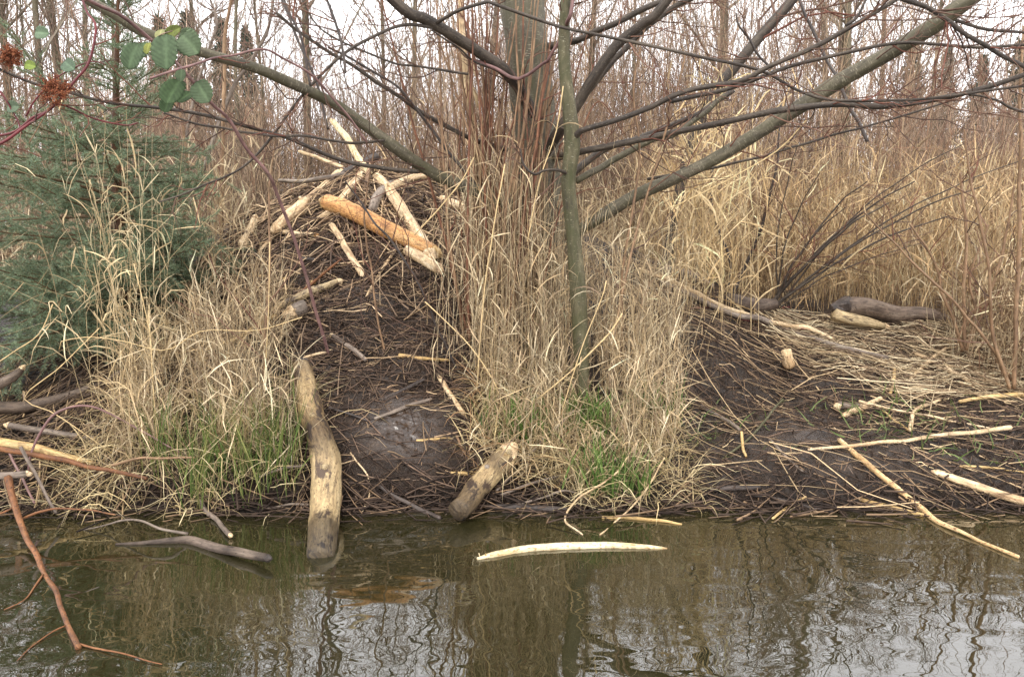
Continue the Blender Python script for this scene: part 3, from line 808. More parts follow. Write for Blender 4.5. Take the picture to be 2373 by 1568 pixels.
# ------------------------------------------------------------------ spruce at the left
def spruce():
    d = 5.0; bx = ux(285, d); bz = float(hgt(bx, d)) - 0.05
    top = at(335, -60, d)[2]; H = top - bz
    t = thing('spruce_tree', 'young blue green spruce on the left bank behind the straw tuft', 'spruce', (bx, d, bz))
    tb = MB(); tube(tb, [(bx, d, bz), (bx + 0.02, d, bz + H * 0.5), (bx + 0.13, d, top)], [0.045, 0.028, 0.006], 8, 20, 0.06, S(110, 84, 64) / 0.3)
    tb.build('trunk', M['bark'], t)
    nb = 190
    for k in range(nb):
        f = ((k + rng.random()) / nb) ** 1.35
        z = bz + H * (0.02 + 0.98 * f)
        az = k * 2.39996 + rng.normal() * 0.25
        dx, dy = math.sin(az), math.cos(az)
        L = float(np.interp(f, [0, 0.12, 0.38, 0.5, 0.62, 1.0], [0.85, 1.05, 1.02, 0.66, 0.36, 0.08])) * rng.uniform(0.75, 1.12)
        if f < 0.5: L *= (1.12 if dx < -0.2 else (0.85 if dx < 0.45 else 0.68))
        if 0.52 < f < 0.9 and k % 3 == 0: continue
        xx = bx + 0.13 * max(0, (z - bz) / H - 0.3) / 0.7
        tilt0 = 1.3 + 0.3 * (1 - f) - 0.5 * f * f + rng.normal() * 0.27
        K = 7
        P = grow([(xx, d, z)], [tilt0], [az], 0.03 * rng.normal(size=(1, K - 1)) + np.linspace(0.08, -0.16, K - 1)[None], np.full((1, K - 1), L / (K - 1)))
        R = (0.008 * (0.4 + L) * np.linspace(1, 0.3, K))[None]
        bb = MB(); strands(bb, P, R, S(96, 78, 58)[None], 4)
        # side shoots, mostly in the plane of the bough, drooping slightly
        m = int(5 + L * 15)
        tt = np.linspace(0.18, 0.97, m); ff = tt * (K - 1); kk = np.minimum(ff.astype(int), K - 2); ff = ff - kk
        b0 = P[0, kk] * (1 - ff)[:, None] + P[0, kk + 1] * ff[:, None]
        sgn = np.where(np.arange(m) % 2 == 0, 1, -1)
        a2 = az + sgn * rng.uniform(0.55, 0.95, m)
        SL = (0.34 * L * (1.05 - tt) + 0.07) * rng.uniform(0.7, 1.2, m)
        P2 = grow(b0, tilt0 + rng.uniform(-0.45, 0.75, m), a2, 0.08 * rng.normal(size=(m, 3)) + 0.04, np.repeat((SL / 3)[:, None], 3, 1))
        strands(bb, P2, 0.0025 * np.linspace(1, 0.5, 4)[None] * np.ones((m, 1)), np.broadcast_to(S(110, 92, 64), (m, 3)))
        if L > 0.5:      # second-order shoots
            P3, _ = limbs(P2, np.full(P2.shape[:2], 0.003), 1, 0.25, 0.8, 0.8, 0, 0.14, 4, 0.002, up=-0.04)
            strands(bb, P3, np.full(P3.shape[:2], 0.0018), np.broadcast_to(S(110, 92, 64), (len(P3), 3)))
            P2 = np.concatenate([P2, P3])
        bo = bb.build('bough', M['twig'], t)
        # needles all round the shoots
        A = np.concatenate([P[:, 2:6], P2])
        seglen = np.linalg.norm(np.diff(A, axis=1), axis=2).sum(1)
        cnt = np.maximum(10, (seglen * 640).astype(int))
        src = np.repeat(np.arange(len(A)), cnt); q = len(src)
        g = rng.random(q) * 3; gk = np.minimum(g.astype(int), 2); g = g - gk
        base = A[src, gk] * (1 - g)[:, None] + A[src, gk + 1] * g[:, None]
        T = unit(A[src, gk + 1] - A[src, gk])
        side_ = unit(np.cross(T, unit(rng.normal(size=(q, 3)))))
        side_[:, 2] = np.abs(side_[:, 2]) * np.where(rng.random(q) < 0.75, 1, -1)
        dirn = unit(T * 0.75 + side_ * 0.8)
        NL = rng.uniform(0.02, 0.034, q)
        tip = base + dirn * NL[:, None]
        w = unit(np.cross(dirn, unit(rng.normal(size=(q, 3))))) * 0.0014
        V = np.stack([base - w, base + w, tip], axis=1).reshape(-1, 3)
        nc = pick([S(120, 138, 110), S(136, 152, 124), S(100, 120, 92), S(142, 154, 118), S(112, 128, 104)], q, 0.14)
        nm = MB(); nm.add(V, None, np.arange(q * 3).reshape(-1, 3), np.repeat(nc, 3, 0))
        tag(nm.build('needles', M['needle'], bo), kind='stuff')
        bo['_o'] = t['_o']
    return t
# children of a bough share the tree's origin
_old_build = MB.build
def _build(self, name, mat, parent=None, origin=None, smooth=True):
    if parent is not None and '_o' not in parent and parent.parent is not None: parent['_o'] = parent.parent['_o']
    return _old_build(self, name, mat, parent, origin, smooth)
MB.build = _build
spruce()

# ------------------------------------------------------------------ the alders
def px_limb(pts):
    """(u, v, width px, depth) rows -> world points and radii"""
    P = np.array([at(u, v, d) for u, v, w, d in pts])
    R = np.array([w / 2 * d / FPX for u, v, w, d in pts])
    return P, R
def twigs_on(mb, P, R, n, length, r, col, t0=0.1, t1=1.0, up=0.05, tilt=0.8, sub=2):
    Pa, Ra = limbs(P[None], R[None], n, t0, t1, tilt, 0, length, 6, r, up=up)
    strands(mb, Pa, np.maximum(Ra, 0.0016), pick(col, len(Pa)), 5)
    if sub:
        Pb, Rb = limbs(Pa, Ra, sub, 0.2, 0.95, 0.6, 0, length * 0.45, 4, r * 0.5, up=up)
        strands(mb, Pb, np.maximum(Rb, 0.0012), pick(col, len(Pb)), 4)
TW = [S(92, 70, 58), S(78, 60, 52), S(112, 84, 70), S(104, 66, 54)]
big = slim = None
def limb_part(tree, name, pts, mat, tw=6, tlen=0.6, sides=9, ext=None, wob=0.012, tsub=2):
    P, R = px_limb(pts)
    if ext is not None:          # the limb goes on above the frame
        e = P[-1] + np.array(ext)
        P = np.concatenate([P, [e]]); R = np.concatenate([R, [R[-1] * 0.4]])
    mb = MB(); Pp, Rr, T = tube(mb, P, R, sides, None, 0.10, wob=wob * 1.5)
    o = mb.build(name, M[mat], tree)
    if tw:
        tm = MB(); twigs_on(tm, Pp, Rr, int(tw * 1.6) if tree is big or tree is slim else tw, tlen, 0.0042, TW, sub=tsub + (1 if tree is big or tree is slim else 0))
        tag(tm.build('twig', M['twig'], o), kind='stuff')
    return o
big = thing('alder_tree', 'large grey alder with wide spreading boughs behind the reed clump', 'tree', at(1290, 830, 4.95))
P, R = px_limb([(1292, 850, 104, 4.95), (1284, 740, 96, 4.95), (1272, 620, 96, 4.95), (1256, 450, 98, 4.95), (1240, 300, 98, 5.0), (1225, 150, 96, 5.0), (1208, -20, 94, 5.05), (1190, -400, 80, 5.2), (1150, -1100, 50, 5.4)])
mb = MB(); Pp, Rr, _ = tube(mb, P, R, 16, 70, 0.05); mb.build('trunk', M['alder'], big)
cm = MB(); twigs_on(cm, Pp[-26:], Rr[-26:], 26, 2.0, 0.02, [S(104, 92, 78), S(88, 76, 66)], up=0.15, sub=5); cm.build('crown', M['twig'], big)
limb_part(big, 'branch', [(1215, 490, 34, 4.85), (1150, 462, 32, 4.75), (1095, 438, 30, 4.7), (1010, 405, 28, 4.6), (900, 330, 26, 4.4), (760, 235, 25, 4.2), (620, 165, 24, 4.0), (470, 122, 22, 3.8), (330, 70, 22, 3.7), (190, -10, 20, 3.6)], 'alder', 9, 0.7, 12, ext=(-1.0, -0.2, 0.5))
limb_part(big, 'branch', [(1250, 300, 30, 4.95), (1215, 225, 28, 4.8), (1190, 185, 27, 4.7), (1130, 138, 26, 4.6), (1060, 92, 25, 4.5), (990, 45, 24, 4.4), (905, -8, 23, 4.3)], 'bough', 8, 0.6, 12, ext=(-0.7, -0.3, 0.7))
limb_part(big, 'branch', [(1238, 400, 26, 4.9), (1262, 362, 26, 4.8), (1302, 292, 26, 4.65), (1340, 240, 24, 4.6), (1370, 190, 23, 4.55), (1432, 105, 22, 4.5), (1490, 58, 21, 4.45), (1552, -8, 20, 4.4)], 'bough', 7, 0.6, 12, ext=(0.6, -0.2, 0.9))
limb_part(big, 'branch', [(1345, 235, 14, 4.95), (1400, 165, 13, 4.95), (1470, 90, 13, 4.95), (1560, 20, 12, 4.95), (1640, -20, 11, 4.95)], 'bough', 5, 0.6, 9)
limb_part(big, 'branch', [(1300, 560, 30, 4.95), (1372, 515, 28, 4.9), (1470, 455, 27, 4.85), (1600, 395, 27, 4.75), (1740, 320, 29, 4.65), (1850, 252, 31, 4.55), (1960, 182, 33, 4.45), (2080, 112, 34, 4.35), (2255, -5, 36, 4.2)], 'alder', 12, 0.8, 12, ext=(1.1, -0.4, 0.9))
limb_part(big, 'branch', [(1276, 368, 18, 4.9), (1360, 348, 15, 4.75), (1470, 327, 14, 4.65), (1582, 303, 14, 4.5), (1682, 284, 14, 4.4), (1816, 254, 14, 4.3), (1950, 241, 14, 4.25), (2051, 246, 14, 4.2), (2185, 231, 12, 4.15), (2373, 174, 11, 4.1), (2480, 140, 9, 4.1)], 'bough', 12, 0.6, 10)
limb_part(big, 'branch', [(1290, 430, 18, 5.2), (1400, 345, 15, 5.3), (1480, 320, 14, 5.35), (1600, 272, 12, 5.4), (1700, 210, 11, 5.4)], 'bough', 5, 0.6, 9)
limb_part(big, 'branch', [(1335, 420, 15, 4.85), (1420, 372, 15, 4.85), (1500, 330, 14, 4.85), (1580, 300, 12, 4.85), (1680, 220, 10, 4.85)], 'alder', 5, 0.5, 9)
limb_part(big, 'branch', [(1260, 110, 18, 5.0), (1330, 95, 15, 4.9), (1410, 62, 14, 4.8), (1480, 25, 13, 4.8), (1540, 0, 12, 4.8), (1640, -40, 11, 4.8)], 'bough', 5, 0.6, 9)

slim = thing('alder_tree', 'slim upright alder with mossy green bark in the middle', 'tree', at(1352, 1010, 4.18))
P, R = px_limb([(1353, 1025, 46, 4.18), (1351, 960, 36, 4.18), (1349, 880, 34, 4.18), (1345, 780, 36, 4.2), (1338, 650, 37, 4.2), (1326, 520, 33, 4.2), (1317, 420, 33, 4.2), (1326, 335, 36, 4.2), (1319, 250, 31, 4.2), (1308, 150, 27, 4.2), (1308, 60, 24, 4.2), (1311, -20, 22, 4.2), (1330, -500, 16, 4.3), (1380, -1000, 8, 4.5)])
mb = MB(); Pp, Rr, _ = tube(mb, P, R, 16, 90, 0.045); mb.build('trunk', M['mossy'], slim)
cm = MB(); twigs_on(cm, Pp[-34:], Rr[-34:], 16, 1.0, 0.010, [S(104, 92, 78), S(88, 76, 66)], up=0.12, sub=5); cm.build('crown', M['twig'], slim)
limb_part(slim, 'branch', [(1328, 325, 18, 4.2), (1345, 304, 14, 4.15), (1400, 285, 13, 4.1), (1500, 252, 12, 4.05), (1582, 216, 12, 4.0), (1716, 187, 12, 3.95), (1783, 154, 11, 3.9), (1883, 110, 11, 3.85), (1967, 64, 10, 3.8), (2084, -4, 9, 3.75)], 'bough', 9, 0.5, 9, ext=(0.5, -0.1, 0.3))
limb_part(slim, 'branch', [(1318, 405, 10, 4.2), (1295, 395, 7, 4.12), (1262, 392, 6, 4.1), (1240, 402, 6, 4.05), (1215, 385, 5, 4.05), (1205, 345, 4, 4.05)], 'bough', 3, 0.2, 6)
limb_part(slim, 'branch', [(1312, 62, 9, 4.2), (1322, 40, 8, 4.1), (1328, 5, 8, 4.1), (1335, -60, 7, 4.1)], 'cane', 0, 0.2, 6)

# thin boughs and twigs that cross the picture, each growing from the big alder
def cross_limb(pts, mat='bough', tw=4, tl=0.35, parent=big):
    return limb_part(parent, 'branch', pts, mat, tw, tl, 7, wob=0.015)
def zs(seq, w, d0, d1, w1=None):
    n = len(seq); w1 = w * 0.6 if w1 is None else w1
    return [(u, v, w + (w1 - w) * k / (n - 1), d0 + (d1 - d0) * k / (n - 1)) for k, (u, v) in enumerate(seq)]
cross_limb(zs([(968, 398), (891, 389), (791, 370), (703, 335), (620, 305), (502, 271), (368, 250), (234, 238), (127, 208), (0, 160), (-60, 140)], 10, 4.5, 3.4), tw=12, tl=0.4)
cross_limb(zs([(890, 326), (840, 330), (791, 328), (670, 315), (536, 305), (450, 285), (380, 262)], 7, 4.35, 3.7), tw=6)
cross_limb(zs([(1009, 65), (942, 59), (875, 77), (791, 137), (700, 220), (600, 350), (520, 410), (440, 445), (368, 468)], 8, 4.42, 3.9, 4), tw=10)
cross_limb(zs([(1176, 348), (1076, 315), (992, 271), (925, 221), (858, 181), (791, 137), (700, 80), (640, 30)], 11, 4.85, 4.3), tw=10)
cross_limb(zs([(1115, 440), (1059, 378), (999, 301), (972, 265), (925, 204), (835, 147), (760, 110)], 8, 4.7, 4.5), 'dark_bark', tw=7)
cross_limb(zs([(1085, 172), (1009, 164), (925, 147), (825, 107), (740, 60), (700, 0)], 6, 4.5, 4.2), tw=6)
cross_limb(zs([(1012, 54), (1060, 25), (1126, 7), (1143, 10), (1260, 50), (1313, 67), (1427, 89), (1582, 124), (1749, 164), (1850, 211), (1950, 231), (2151, 231), (2373, 200), (2450, 190)], 8, 4.4, 3.7, 6), tw=12)
cross_limb(zs([(1195, 178), (1160, 165), (1100, 145), (1060, 110), (1000, 70)], 6, 4.7, 4.4), tw=3)
cross_limb(zs([(1100, 140), (1190, 178), (1215, 175), (1265, 146), (1275, 140), (1300, 90), (1318, 50), (1328, 5), (1335, -30)], 8, 4.6, 4.1, 6), 'cane', tw=4)
cross_limb(zs([(1550, 236), (1650, 215), (1716, 197), (1800, 165), (1883, 144), (1977, 117), (2104, 102), (2252, 109), (2373, 104), (2450, 100)], 10, 4.5, 4.0), tw=9)
cross_limb(zs([(1960, 60), (1990, 30), (2010, 0), (2030, -30)], 7, 3.9, 3.9), tw=2)
cross_limb(zs([(2050, -20), (2111, 5), (2185, 37), (2230, 75), (2285, 110), (2373, 154), (2440, 190)], 11, 3.9, 3.7, 9), tw=8, tl=0.5)
cross_limb(zs([(2130, 10), (2250, 60), (2373, 80), (2440, 85)], 8, 4.3, 4.1), tw=5)
cross_limb(zs([(2373, 260), (2300, 235), (2245, 218), (2180, 232), (2080, 246)], 6, 3.9, 4.1), tw=5)
cross_limb(zs([(2010, 328), (1977, 258), (1934, 174), (1893, 94), (1850, 0), (1840, -30)], 8, 5.0, 5.4, 6), 'dark_bark', tw=6)
cross_limb(zs([(1783, 154), (1740, 100), (1715, 60), (1706, 30)], 6, 4.0, 4.0), 'dark_bark', tw=2)
cross_limb(zs([(1500, 415), (1582, 400), (1680, 385), (1800, 350), (1900, 325), (2000, 295), (2110, 262), (2200, 235)], 7, 5.0, 4.8), tw=8)
cross_limb(zs([(1255, 395), (1290, 340), (1310, 300), (1228, 265), (1250, 330), (1292, 360)], 4, 4.6, 4.6), tw=2)

# separate leaning trunk behind
lt = thing('leaning_tree', 'dark leaning trunk behind the right boughs, near the picture top', 'tree', at(1560, 330, 6.6))
P, R = px_limb([(1540, 640, 24, 6.6), (1580, 420, 24, 6.6), (1640, 240, 23, 6.6), (1690, 172, 23, 6.6), (1726, 127, 23, 6.6), (1783, 60, 22, 6.6), (1840, -5, 22, 6.6), (2000, -220, 18, 6.6), (2200, -600, 10, 6.6)])
mb = MB(); Pp, Rr, _ = tube(mb, P, R, 10, 40, 0.05); mb.build('trunk', M['bough'], lt)
cm = MB(); twigs_on(cm, Pp[14:], Rr[14:], 24, 1.3, 0.012, TW, sub=4); cm.build('crown', M['twig'], lt)

# brown shoots fanning up at the alder's foot
sh = thing('willow_shrub', 'fan of straight brown willow shoots in front of the grey alder', 'shrub', at(1160, 760, 4.7))
for k in range(54):
    ub = rng.uniform(1075, 1240); ut = 1150 + (ub - 1155) * 1.0 + rng.normal() * 120; top = rng.uniform(-80, 60) if k % 4 else rng.uniform(80, 330)
    d = rng.uniform(4.5, 4.85); w = rng.uniform(3, 8)
    um = ub + (ut - ub) * 0.35 + rng.normal() * 8
    limb_part(sh, 'stem', [(ub, 790, w, d), (um, 480, w * 0.9, d), ((um + ut) / 2 + rng.normal() * 6, 240, w * 0.75, d), (ut, top, w * 0.4, d)], 'red_shoot' if k % 5 < 2 else 'shoot', 3, 0.3, 6, tsub=1)
ds = thing('dead_stem', 'pale dead stem with peeling bark left of the brown shoots', 'dead tree', at(1120, 760, 4.9))
P, R = px_limb([(1128, 780, 18, 4.9), (1108, 520, 18, 4.9), (1095, 330, 17, 4.9), (1080, 180, 16, 4.9), (1072, 40, 15, 4.9), (1066, -60, 14, 4.9)])
mb = MB(); tube(mb, P, R, 9, 40, 0.12, wob=0.016); o = mb.build('trunk', M['peeled'], ds)
for k in range(4):
    v = rng.uniform(100, 480); mb = MB(); q = at(1085 + (v - 100) * 0.06 + 4, v, 4.86)
    tube(mb, [q, q + (0.02, -0.02, -0.05), q + (0.035, -0.03, -0.13)], [0.01, 0.014, 0.002], 6, tint=(0.9, 0.9, 0.85)); mb.build('bark_flap', M['peeled'], ds)

# leaning shrubs on the right, single saplings in the thicket
def px_shrub(name, label, rows, mat, cat='shrub', tw=6, tl=0.5, group=None):
    b = rows[0][0]
    t = thing(name, label, cat, at(b[0], b[1], b[3]), group)
    for r in rows: limb_part(t, 'stem', r, mat, tw, tl, 6)
    return t
rows = []
for k, (ue, ve) in enumerate([(2060, 470), (2120, 420), (2200, 500), (2010, 420), (2280, 430), (1960, 480), (2373, 370), (1900, 400), (2240, 330), (1850, 330), (2150, 560)]):
    w = 7.5 - k * 0.4
    rows.append([(1775 + k * 3, 715, w, 6.1), (1775 + (ue - 1775) * 0.35, 715 - (715 - ve) * 0.45, w * 0.8, 6.0), (1775 + (ue - 1775) * 0.7, 715 - (715 - ve) * 0.8, w * 0.6, 5.9), (ue, ve, w * 0.4, 5.8)])
px_shrub('leaning_shrub', 'dark shrub leaning right from behind the half buried log', rows, 'bough', tw=5)
rows = [[(1690, 700, 9, 6.2), (1725, 620, 8, 6.2), (1765, 520, 7, 6.1), (1800, 380, 5, 6.0), (1810, 240, 3, 6.0)], [(1686, 702, 7, 6.2), (1690, 600, 6, 6.2), (1650, 480, 5, 6.2), (1660, 330, 3, 6.2)]]
px_shrub('leaning_shrub', 'two stemmed dark shrub rising left of the half buried log', rows, 'dark_bark', tw=5)
rows = [[(2350, 900, 11, 4.7), (2355, 700, 10, 4.7), (2362, 500, 9, 4.7), (2366, 214, 7, 4.7), (2372, 60, 5, 4.7)], [(2340, 900, 9, 4.7), (2300, 760, 8, 4.7), (2290, 600, 7, 4.6), (2250, 420, 5, 4.6), (2235, 300, 3, 4.6)], [(2345, 880, 8, 4.75), (2230, 720, 6, 4.7), (2100, 590, 5, 4.7), (2000, 490, 3, 4.7)]]
px_shrub('brown_shrub', 'tall brown stemmed shrub standing at the right picture edge', rows, 'shoot', tw=5)
rows = [[(2235, 810, 9, 5.4), (2235, 690, 8, 5.4), (2240, 560, 7, 5.4), (2225, 400, 5, 5.4)], [(2240, 812, 8, 5.4), (2290, 690, 7, 5.4), (2330, 560, 6, 5.4), (2350, 430, 4, 5.4)], [(2232, 812, 8, 5.4), (2190, 690, 7, 5.4), (2160, 600, 5, 5.4), (2110, 520, 4, 5.4)], [(2238, 812, 7, 5.4), (2260, 730, 6, 5.4), (2250, 640, 5, 5.4), (2290, 520, 4, 5.4)]]
px_shrub('brown_shrub', 'bushy dark brown shrub on the straw right of the big grey log', rows, 'shoot', tw=5)
for rows, lb, mt in [
    ([[(512, 560, 10, 6.3), (516, 335, 9, 6.3), (517, 200, 9, 6.3), (520, 84, 8, 6.3), (538, -10, 7, 6.3), (560, -150, 4, 6.3)]], 'upright brown sapling just right of the spruce', 'shoot'),
    ([[(440, 480, 9, 6.4), (536, 214, 8, 6.4), (583, 144, 8, 6.4), (620, 74, 7, 6.4), (634, -10, 6, 6.4), (650, -100, 3, 6.4)]], 'grey brown sapling bending right above the spruce', 'bark'),
    ([[(760, 300, 7, 7.4), (735, 200, 6, 7.4), (690, 90, 6, 7.4), (655, 0, 5, 7.4), (640, -80, 3, 7.4)]], 'thin sapling leaning left behind the lodge pole', 'dark_bark'),
    ([[(430, 330, 7, 6.0), (455, 200, 7, 6.0), (500, 60, 6, 6.0), (480, -20, 5, 6.0)]], 'thin grey sapling behind the lower bramble leaf', 'bark'),
    ([[(420, 560, 8, 5.6), (435, 420, 7, 5.6), (425, 300, 6, 5.6), (395, 200, 5, 5.6)]], 'short dark brown stem right of the straw tuft', 'shoot'),
    ([[(615, 1080, 7, 4.0), (612, 850, 7, 4.05), (622, 640, 6, 4.1), (628, 420, 4, 4.15), (640, 300, 3, 4.15)]], 'thin brown stem rising out of the left reeds past the lodge', 'shoot'),
    ([[(905, 900, 5, 4.5), (850, 560, 5, 4.5), (845, 470, 4, 4.5), (870, 330, 3, 4.5)]], 'thin dark stem standing on the mud in front of the orange log', 'shoot'),
    ([[(1060, 860, 6, 4.4), (960, 640, 6, 4.4), (860, 500, 5, 4.4), (800, 420, 3, 4.4)]], 'dark stem leaning left across the lodge from the reed clump', 'dark_bark'),
    ([[(1400, 950, 7, 4.3), (1440, 700, 6, 4.4), (1490, 480, 5, 4.5), (1560, 250, 4, 4.5), (1590, 120, 3, 4.5)]], 'brown shoot rising right of the slim alder', 'shoot'),
    ([[(1450, 900, 7, 4.6), (1440, 650, 6, 4.6), (1480, 400, 5, 4.7), (1470, 200, 4, 4.7), (1500, 40, 3, 4.7)]], 'reddish shoot behind the slim alder under the dark bough', 'shoot'),
    ([[(800, 170, 6, 4.0), (790, 90, 6, 4.0), (765, 20, 6, 4.0), (750, -30, 5, 4.0)], [(720, 200, 6, 4.0), (700, 90, 6, 4.0), (662, 10, 5, 4.0), (650, -30, 4, 4.0)]], 'pair of dark twigs hanging before the sky left of centre', 'dark_bark'),
]:
    px_shrub('sapling', lb, rows, mt, 'sapling', tw=7)

# ------------------------------------------------------------------ left foreground: red dogwood, bramble, seed heads
def red_stems():
    t = thing('red_dogwood', 'crimson stems curving in from the left picture edge', 'shrub', at(-40, 345, 2.9))
    for r in [zs([(-60, 352), (0, 331), (67, 291), (127, 241), (174, 187), (208, 144), (221, 67), (201, 27), (185, -20)], 6.5, 2.9, 3.1, 5),
              zs([(-60, 320), (30, 310), (80, 275), (110, 262), (127, 241)], 6, 3.0, 3.0, 5),
              zs([(127, 241), (160, 248), (220, 275), (285, 290), (320, 285)], 5, 3.0, 3.3, 3),
              zs([(-40, 180), (5, 215), (30, 260), (50, 310)], 5, 3.1, 3.1, 3),
              zs([(60, 270), (110, 200), (150, 170), (210, 145), (245, 150)], 4, 3.2, 3.2, 2)]:
        limb_part(t, 'stem', r, 'red_bark', 3, 0.2, 7, tsub=1)
red_stems()
def bramble():
    t = thing('bramble', 'purple bramble cane with green leaves arching across the upper left', 'bramble', at(767, 842, 4.5))
    seq = [(767, 842), (737, 733), (713, 649), (670, 525), (640, 445), (620, 402), (569, 345), (529, 275), (492, 241), (449, 191), (409, 144), (352, 94), (285, 40), (228, 13), (170, -20)]
    limb_part(t, 'cane', zs(seq, 8, 4.5, 2.9, 8), 'cane', 0, sides=8)
    c2 = zs([(348, 182), (410, 160), (469, 144), (522, 129), (610, 115), (653, 134), (720, 177), (791, 248), (850, 330)], 5, 3.1, 4.2, 5)
    limb_part(t, 'cane', c2, 'cane', 2, 0.15, 6)
    def leaf(u, v, d, L, W, ang, pitch, green, yaw=0.0):
        n, m = 15, 9
        tt, ss = np.meshgrid(np.linspace(0, 1, n), np.linspace(-1, 1, m), indexing='ij')
        prof = np.clip(1 - np.abs(2 * tt ** 0.92 - 1) ** 2.6, 0, 1) ** 0.62
        prof = np.maximum(prof, 0.02) * (1 + 0.07 * np.where(np.abs(ss) > 0.9, np.where(np.arange(n)[:, None] % 2 == 0, 1, -1), 0))
        a = ss * prof * W / 2; b = (tt - 0.5) * L
        rip = 0.05 * W * np.sin((tt * 7 - np.abs(ss) * 2.2) * 2 * np.pi) * (0.3 + 0.7 * np.abs(ss)) * 0.5
        h = np.abs(ss) * prof * W * 0.16 + rip - 0.14 * L * (tt - 0.4) ** 2
        # local frame: b points along the leaf in picture plane rotated by ang, h towards the camera
        ca, sa = math.cos(ang), math.sin(ang)
        X_ = a * ca + b * sa; Z_ = -(b * ca - a * sa)
        Yd = h + (tt - 0.5) * L * math.sin(pitch) + a * yaw
        c = at(u, v, d)
        V = np.stack([c[0] + X_, c[1] - Yd, c[2] + Z_ * math.cos(pitch)], -1)
        i = (np.arange(n - 1) * m)[:, None]; j = np.arange(m - 1)[None]
        Q = np.stack([i + j, i + j + 1, i + m + j + 1, i + m + j], -1)
        vein = np.where(np.abs(ss) < 0.1, 1.45, 1.0) * (1 + 0.22 * np.sin((tt * 7 - np.abs(ss) * 2.2) * 2 * np.pi))
        col = np.clip(np.asarray(green)[None, None] * vein[..., None], 0, 0.9)
        mb = MB().add(V, Q, None, col.reshape(-1, 3))
        o = mb.build('leaf', M['leaf'], t)
        s = o.modifiers.new('thickness', 'SOLIDIFY'); s.thickness = 0.0008
    G1, G2, G3 = S(74, 90, 64), S(86, 101, 74), S(60, 78, 48)
    for a in [(308, 130, 2.85, 0.105, 0.078, -0.35, 0.2, G1), (385, 120, 2.8, 0.135, 0.098, 0.05, 0.25, G1), (440, 102, 2.85, 0.105, 0.098, 0.75, 0.3, G2),
              (470, 213, 2.9, 0.095, 0.085, 0.55, 0.2, G2), (402, 212, 2.9, 0.12, 0.088, -0.3, 0.5, G3), (330, 118, 2.95, 0.1, 0.06, 0.1, 0.7, G3),
              (388, 242, 2.95, 0.07, 0.055, -0.3, 0.3, G3), (420, 175, 2.9, 0.05, 0.04, 0.0, 0.3, G2), (428, 225, 2.98, 0.075, 0.05, -0.6, 0.7, G3),
              (400, 75, 2.95, 0.09, 0.05, 1.9, 0.6, S(112, 120, 64)), (372, 80, 2.95, 0.07, 0.04, 0.2, 0.8, S(130, 130, 84)), (435, 80, 2.95, 0.09, 0.06, 1.3, 0.7, G2),
              (343, 112, 2.9, 0.06, 0.03, 0.0, 0.6, S(116, 120, 56)), (97, 77, 3.0, 0.085, 0.06, 1.35, 0.6, S(100, 118, 92)), (160, 152, 3.05, 0.09, 0.07, 0.9, 0.7, S(88, 106, 84)),
              (70, 152, 3.05, 0.07, 0.045, 1.3, 0.6, S(120, 136, 66)), (30, 248, 3.1, 0.08, 0.06, 1.5, 0.6, S(92, 106, 84))]:
        leaf(*a)
    for (u0, v0, u1, v1) in [(352, 94, 385, 85), (352, 94, 320, 100), (409, 144, 432, 118), (449, 191, 470, 190), (440, 182, 410, 180), (352, 94, 400, 72), (409, 144, 425, 170)]:
        mb = MB(); tube(mb, [at(u0, v0, 2.95), at((u0 + u1) / 2, (v0 + v1) / 2 - 4, 2.93), at(u1, v1, 2.9)], [0.0022, 0.0018, 0.0015], 5); mb.build('leaf_stalk', M['cane'], t)
def leaf_mat():
    m, nt, b = newmat('bramble_leaf', 0.6, 0.2)
    a = attr(nt, 'tint')
    nz = noise(nt, attr(nt, 'grain').outputs['Vector'], 60, 4)
    c = mixc(nt, 'MULTIPLY', 1.0, a.outputs['Color'], ramp(nt, nz, (0.3, 0.75), (0.7, 1.15)))
    nt.links.new(c, b.inputs['Base Color'])
    t = node(nt, 'ShaderNodeBsdfTranslucent'); nt.links.new(c, t.inputs['Color'])
    mx = node(nt, 'ShaderNodeMixShader'); mx.inputs[0].default_value = 0.2
    nt.links.new(b.outputs[0], mx.inputs[1]); nt.links.new(t.outputs[0], mx.inputs[2])
    nt.links.new(mx.outputs[0], nt.nodes['Material Output'].inputs['Surface'])
    return m
M['leaf'] = leaf_mat()
bramble()
def seed_head(u, v, d, size, label):
    t = thing('spirea', label, 'dried flower', at(u - 5, v + size * 1.4, d))
    c = at(u, v, d); s = size * d / FPX
    mb = MB(); tube(mb, [at(u - 60, v + size * 3, d), at(u - 10, v + size, d), c], [0.002, 0.0016, 0.001], 5); mb.build('stem', M['shoot'], t)
    n = 60
    dirs = unit(rng.normal(size=(n, 3)) + np.array([0, 0, 0.25]))
    base = np.repeat((c - [0, 0, s * 0.35])[None], n, 0)
    P = np.stack([base, base + dirs * s * 0.35, base + dirs * s * (0.55 + 0.5 * rng.random((n, 1)))], 1)
    hd = MB(); strands(hd, P, np.full((n, 3), 0.0007), pick([S(110, 64, 44)], n))
    q = n * 22
    src = rng.integers(0, n, q); f = rng.random(q)[:, None]
    b = P[src, 1] * (1 - f) + P[src, 2] * f + rng.normal(size=(q, 3)) * s * 0.06
    dd = unit(rng.normal(size=(q, 3))) * 0.0035
    Pn = np.stack([b - dd, b, b + dd], 1)
    strands(hd, Pn, np.repeat(np.array([[0.0006, 0.0022, 0.0005]]), q, 0), pick([S(128, 72, 46), S(104, 58, 40), S(146, 92, 62)], q), 4)
    tag(hd.build('seed_head', M['twig'], t), kind=None)
seed_head(127, 200, 2.95, 44, 'rust brown dried flower cluster left of the spruce')
seed_head(25, 122, 3.1, 30, 'smaller rusty dried flower cluster at the left picture edge')

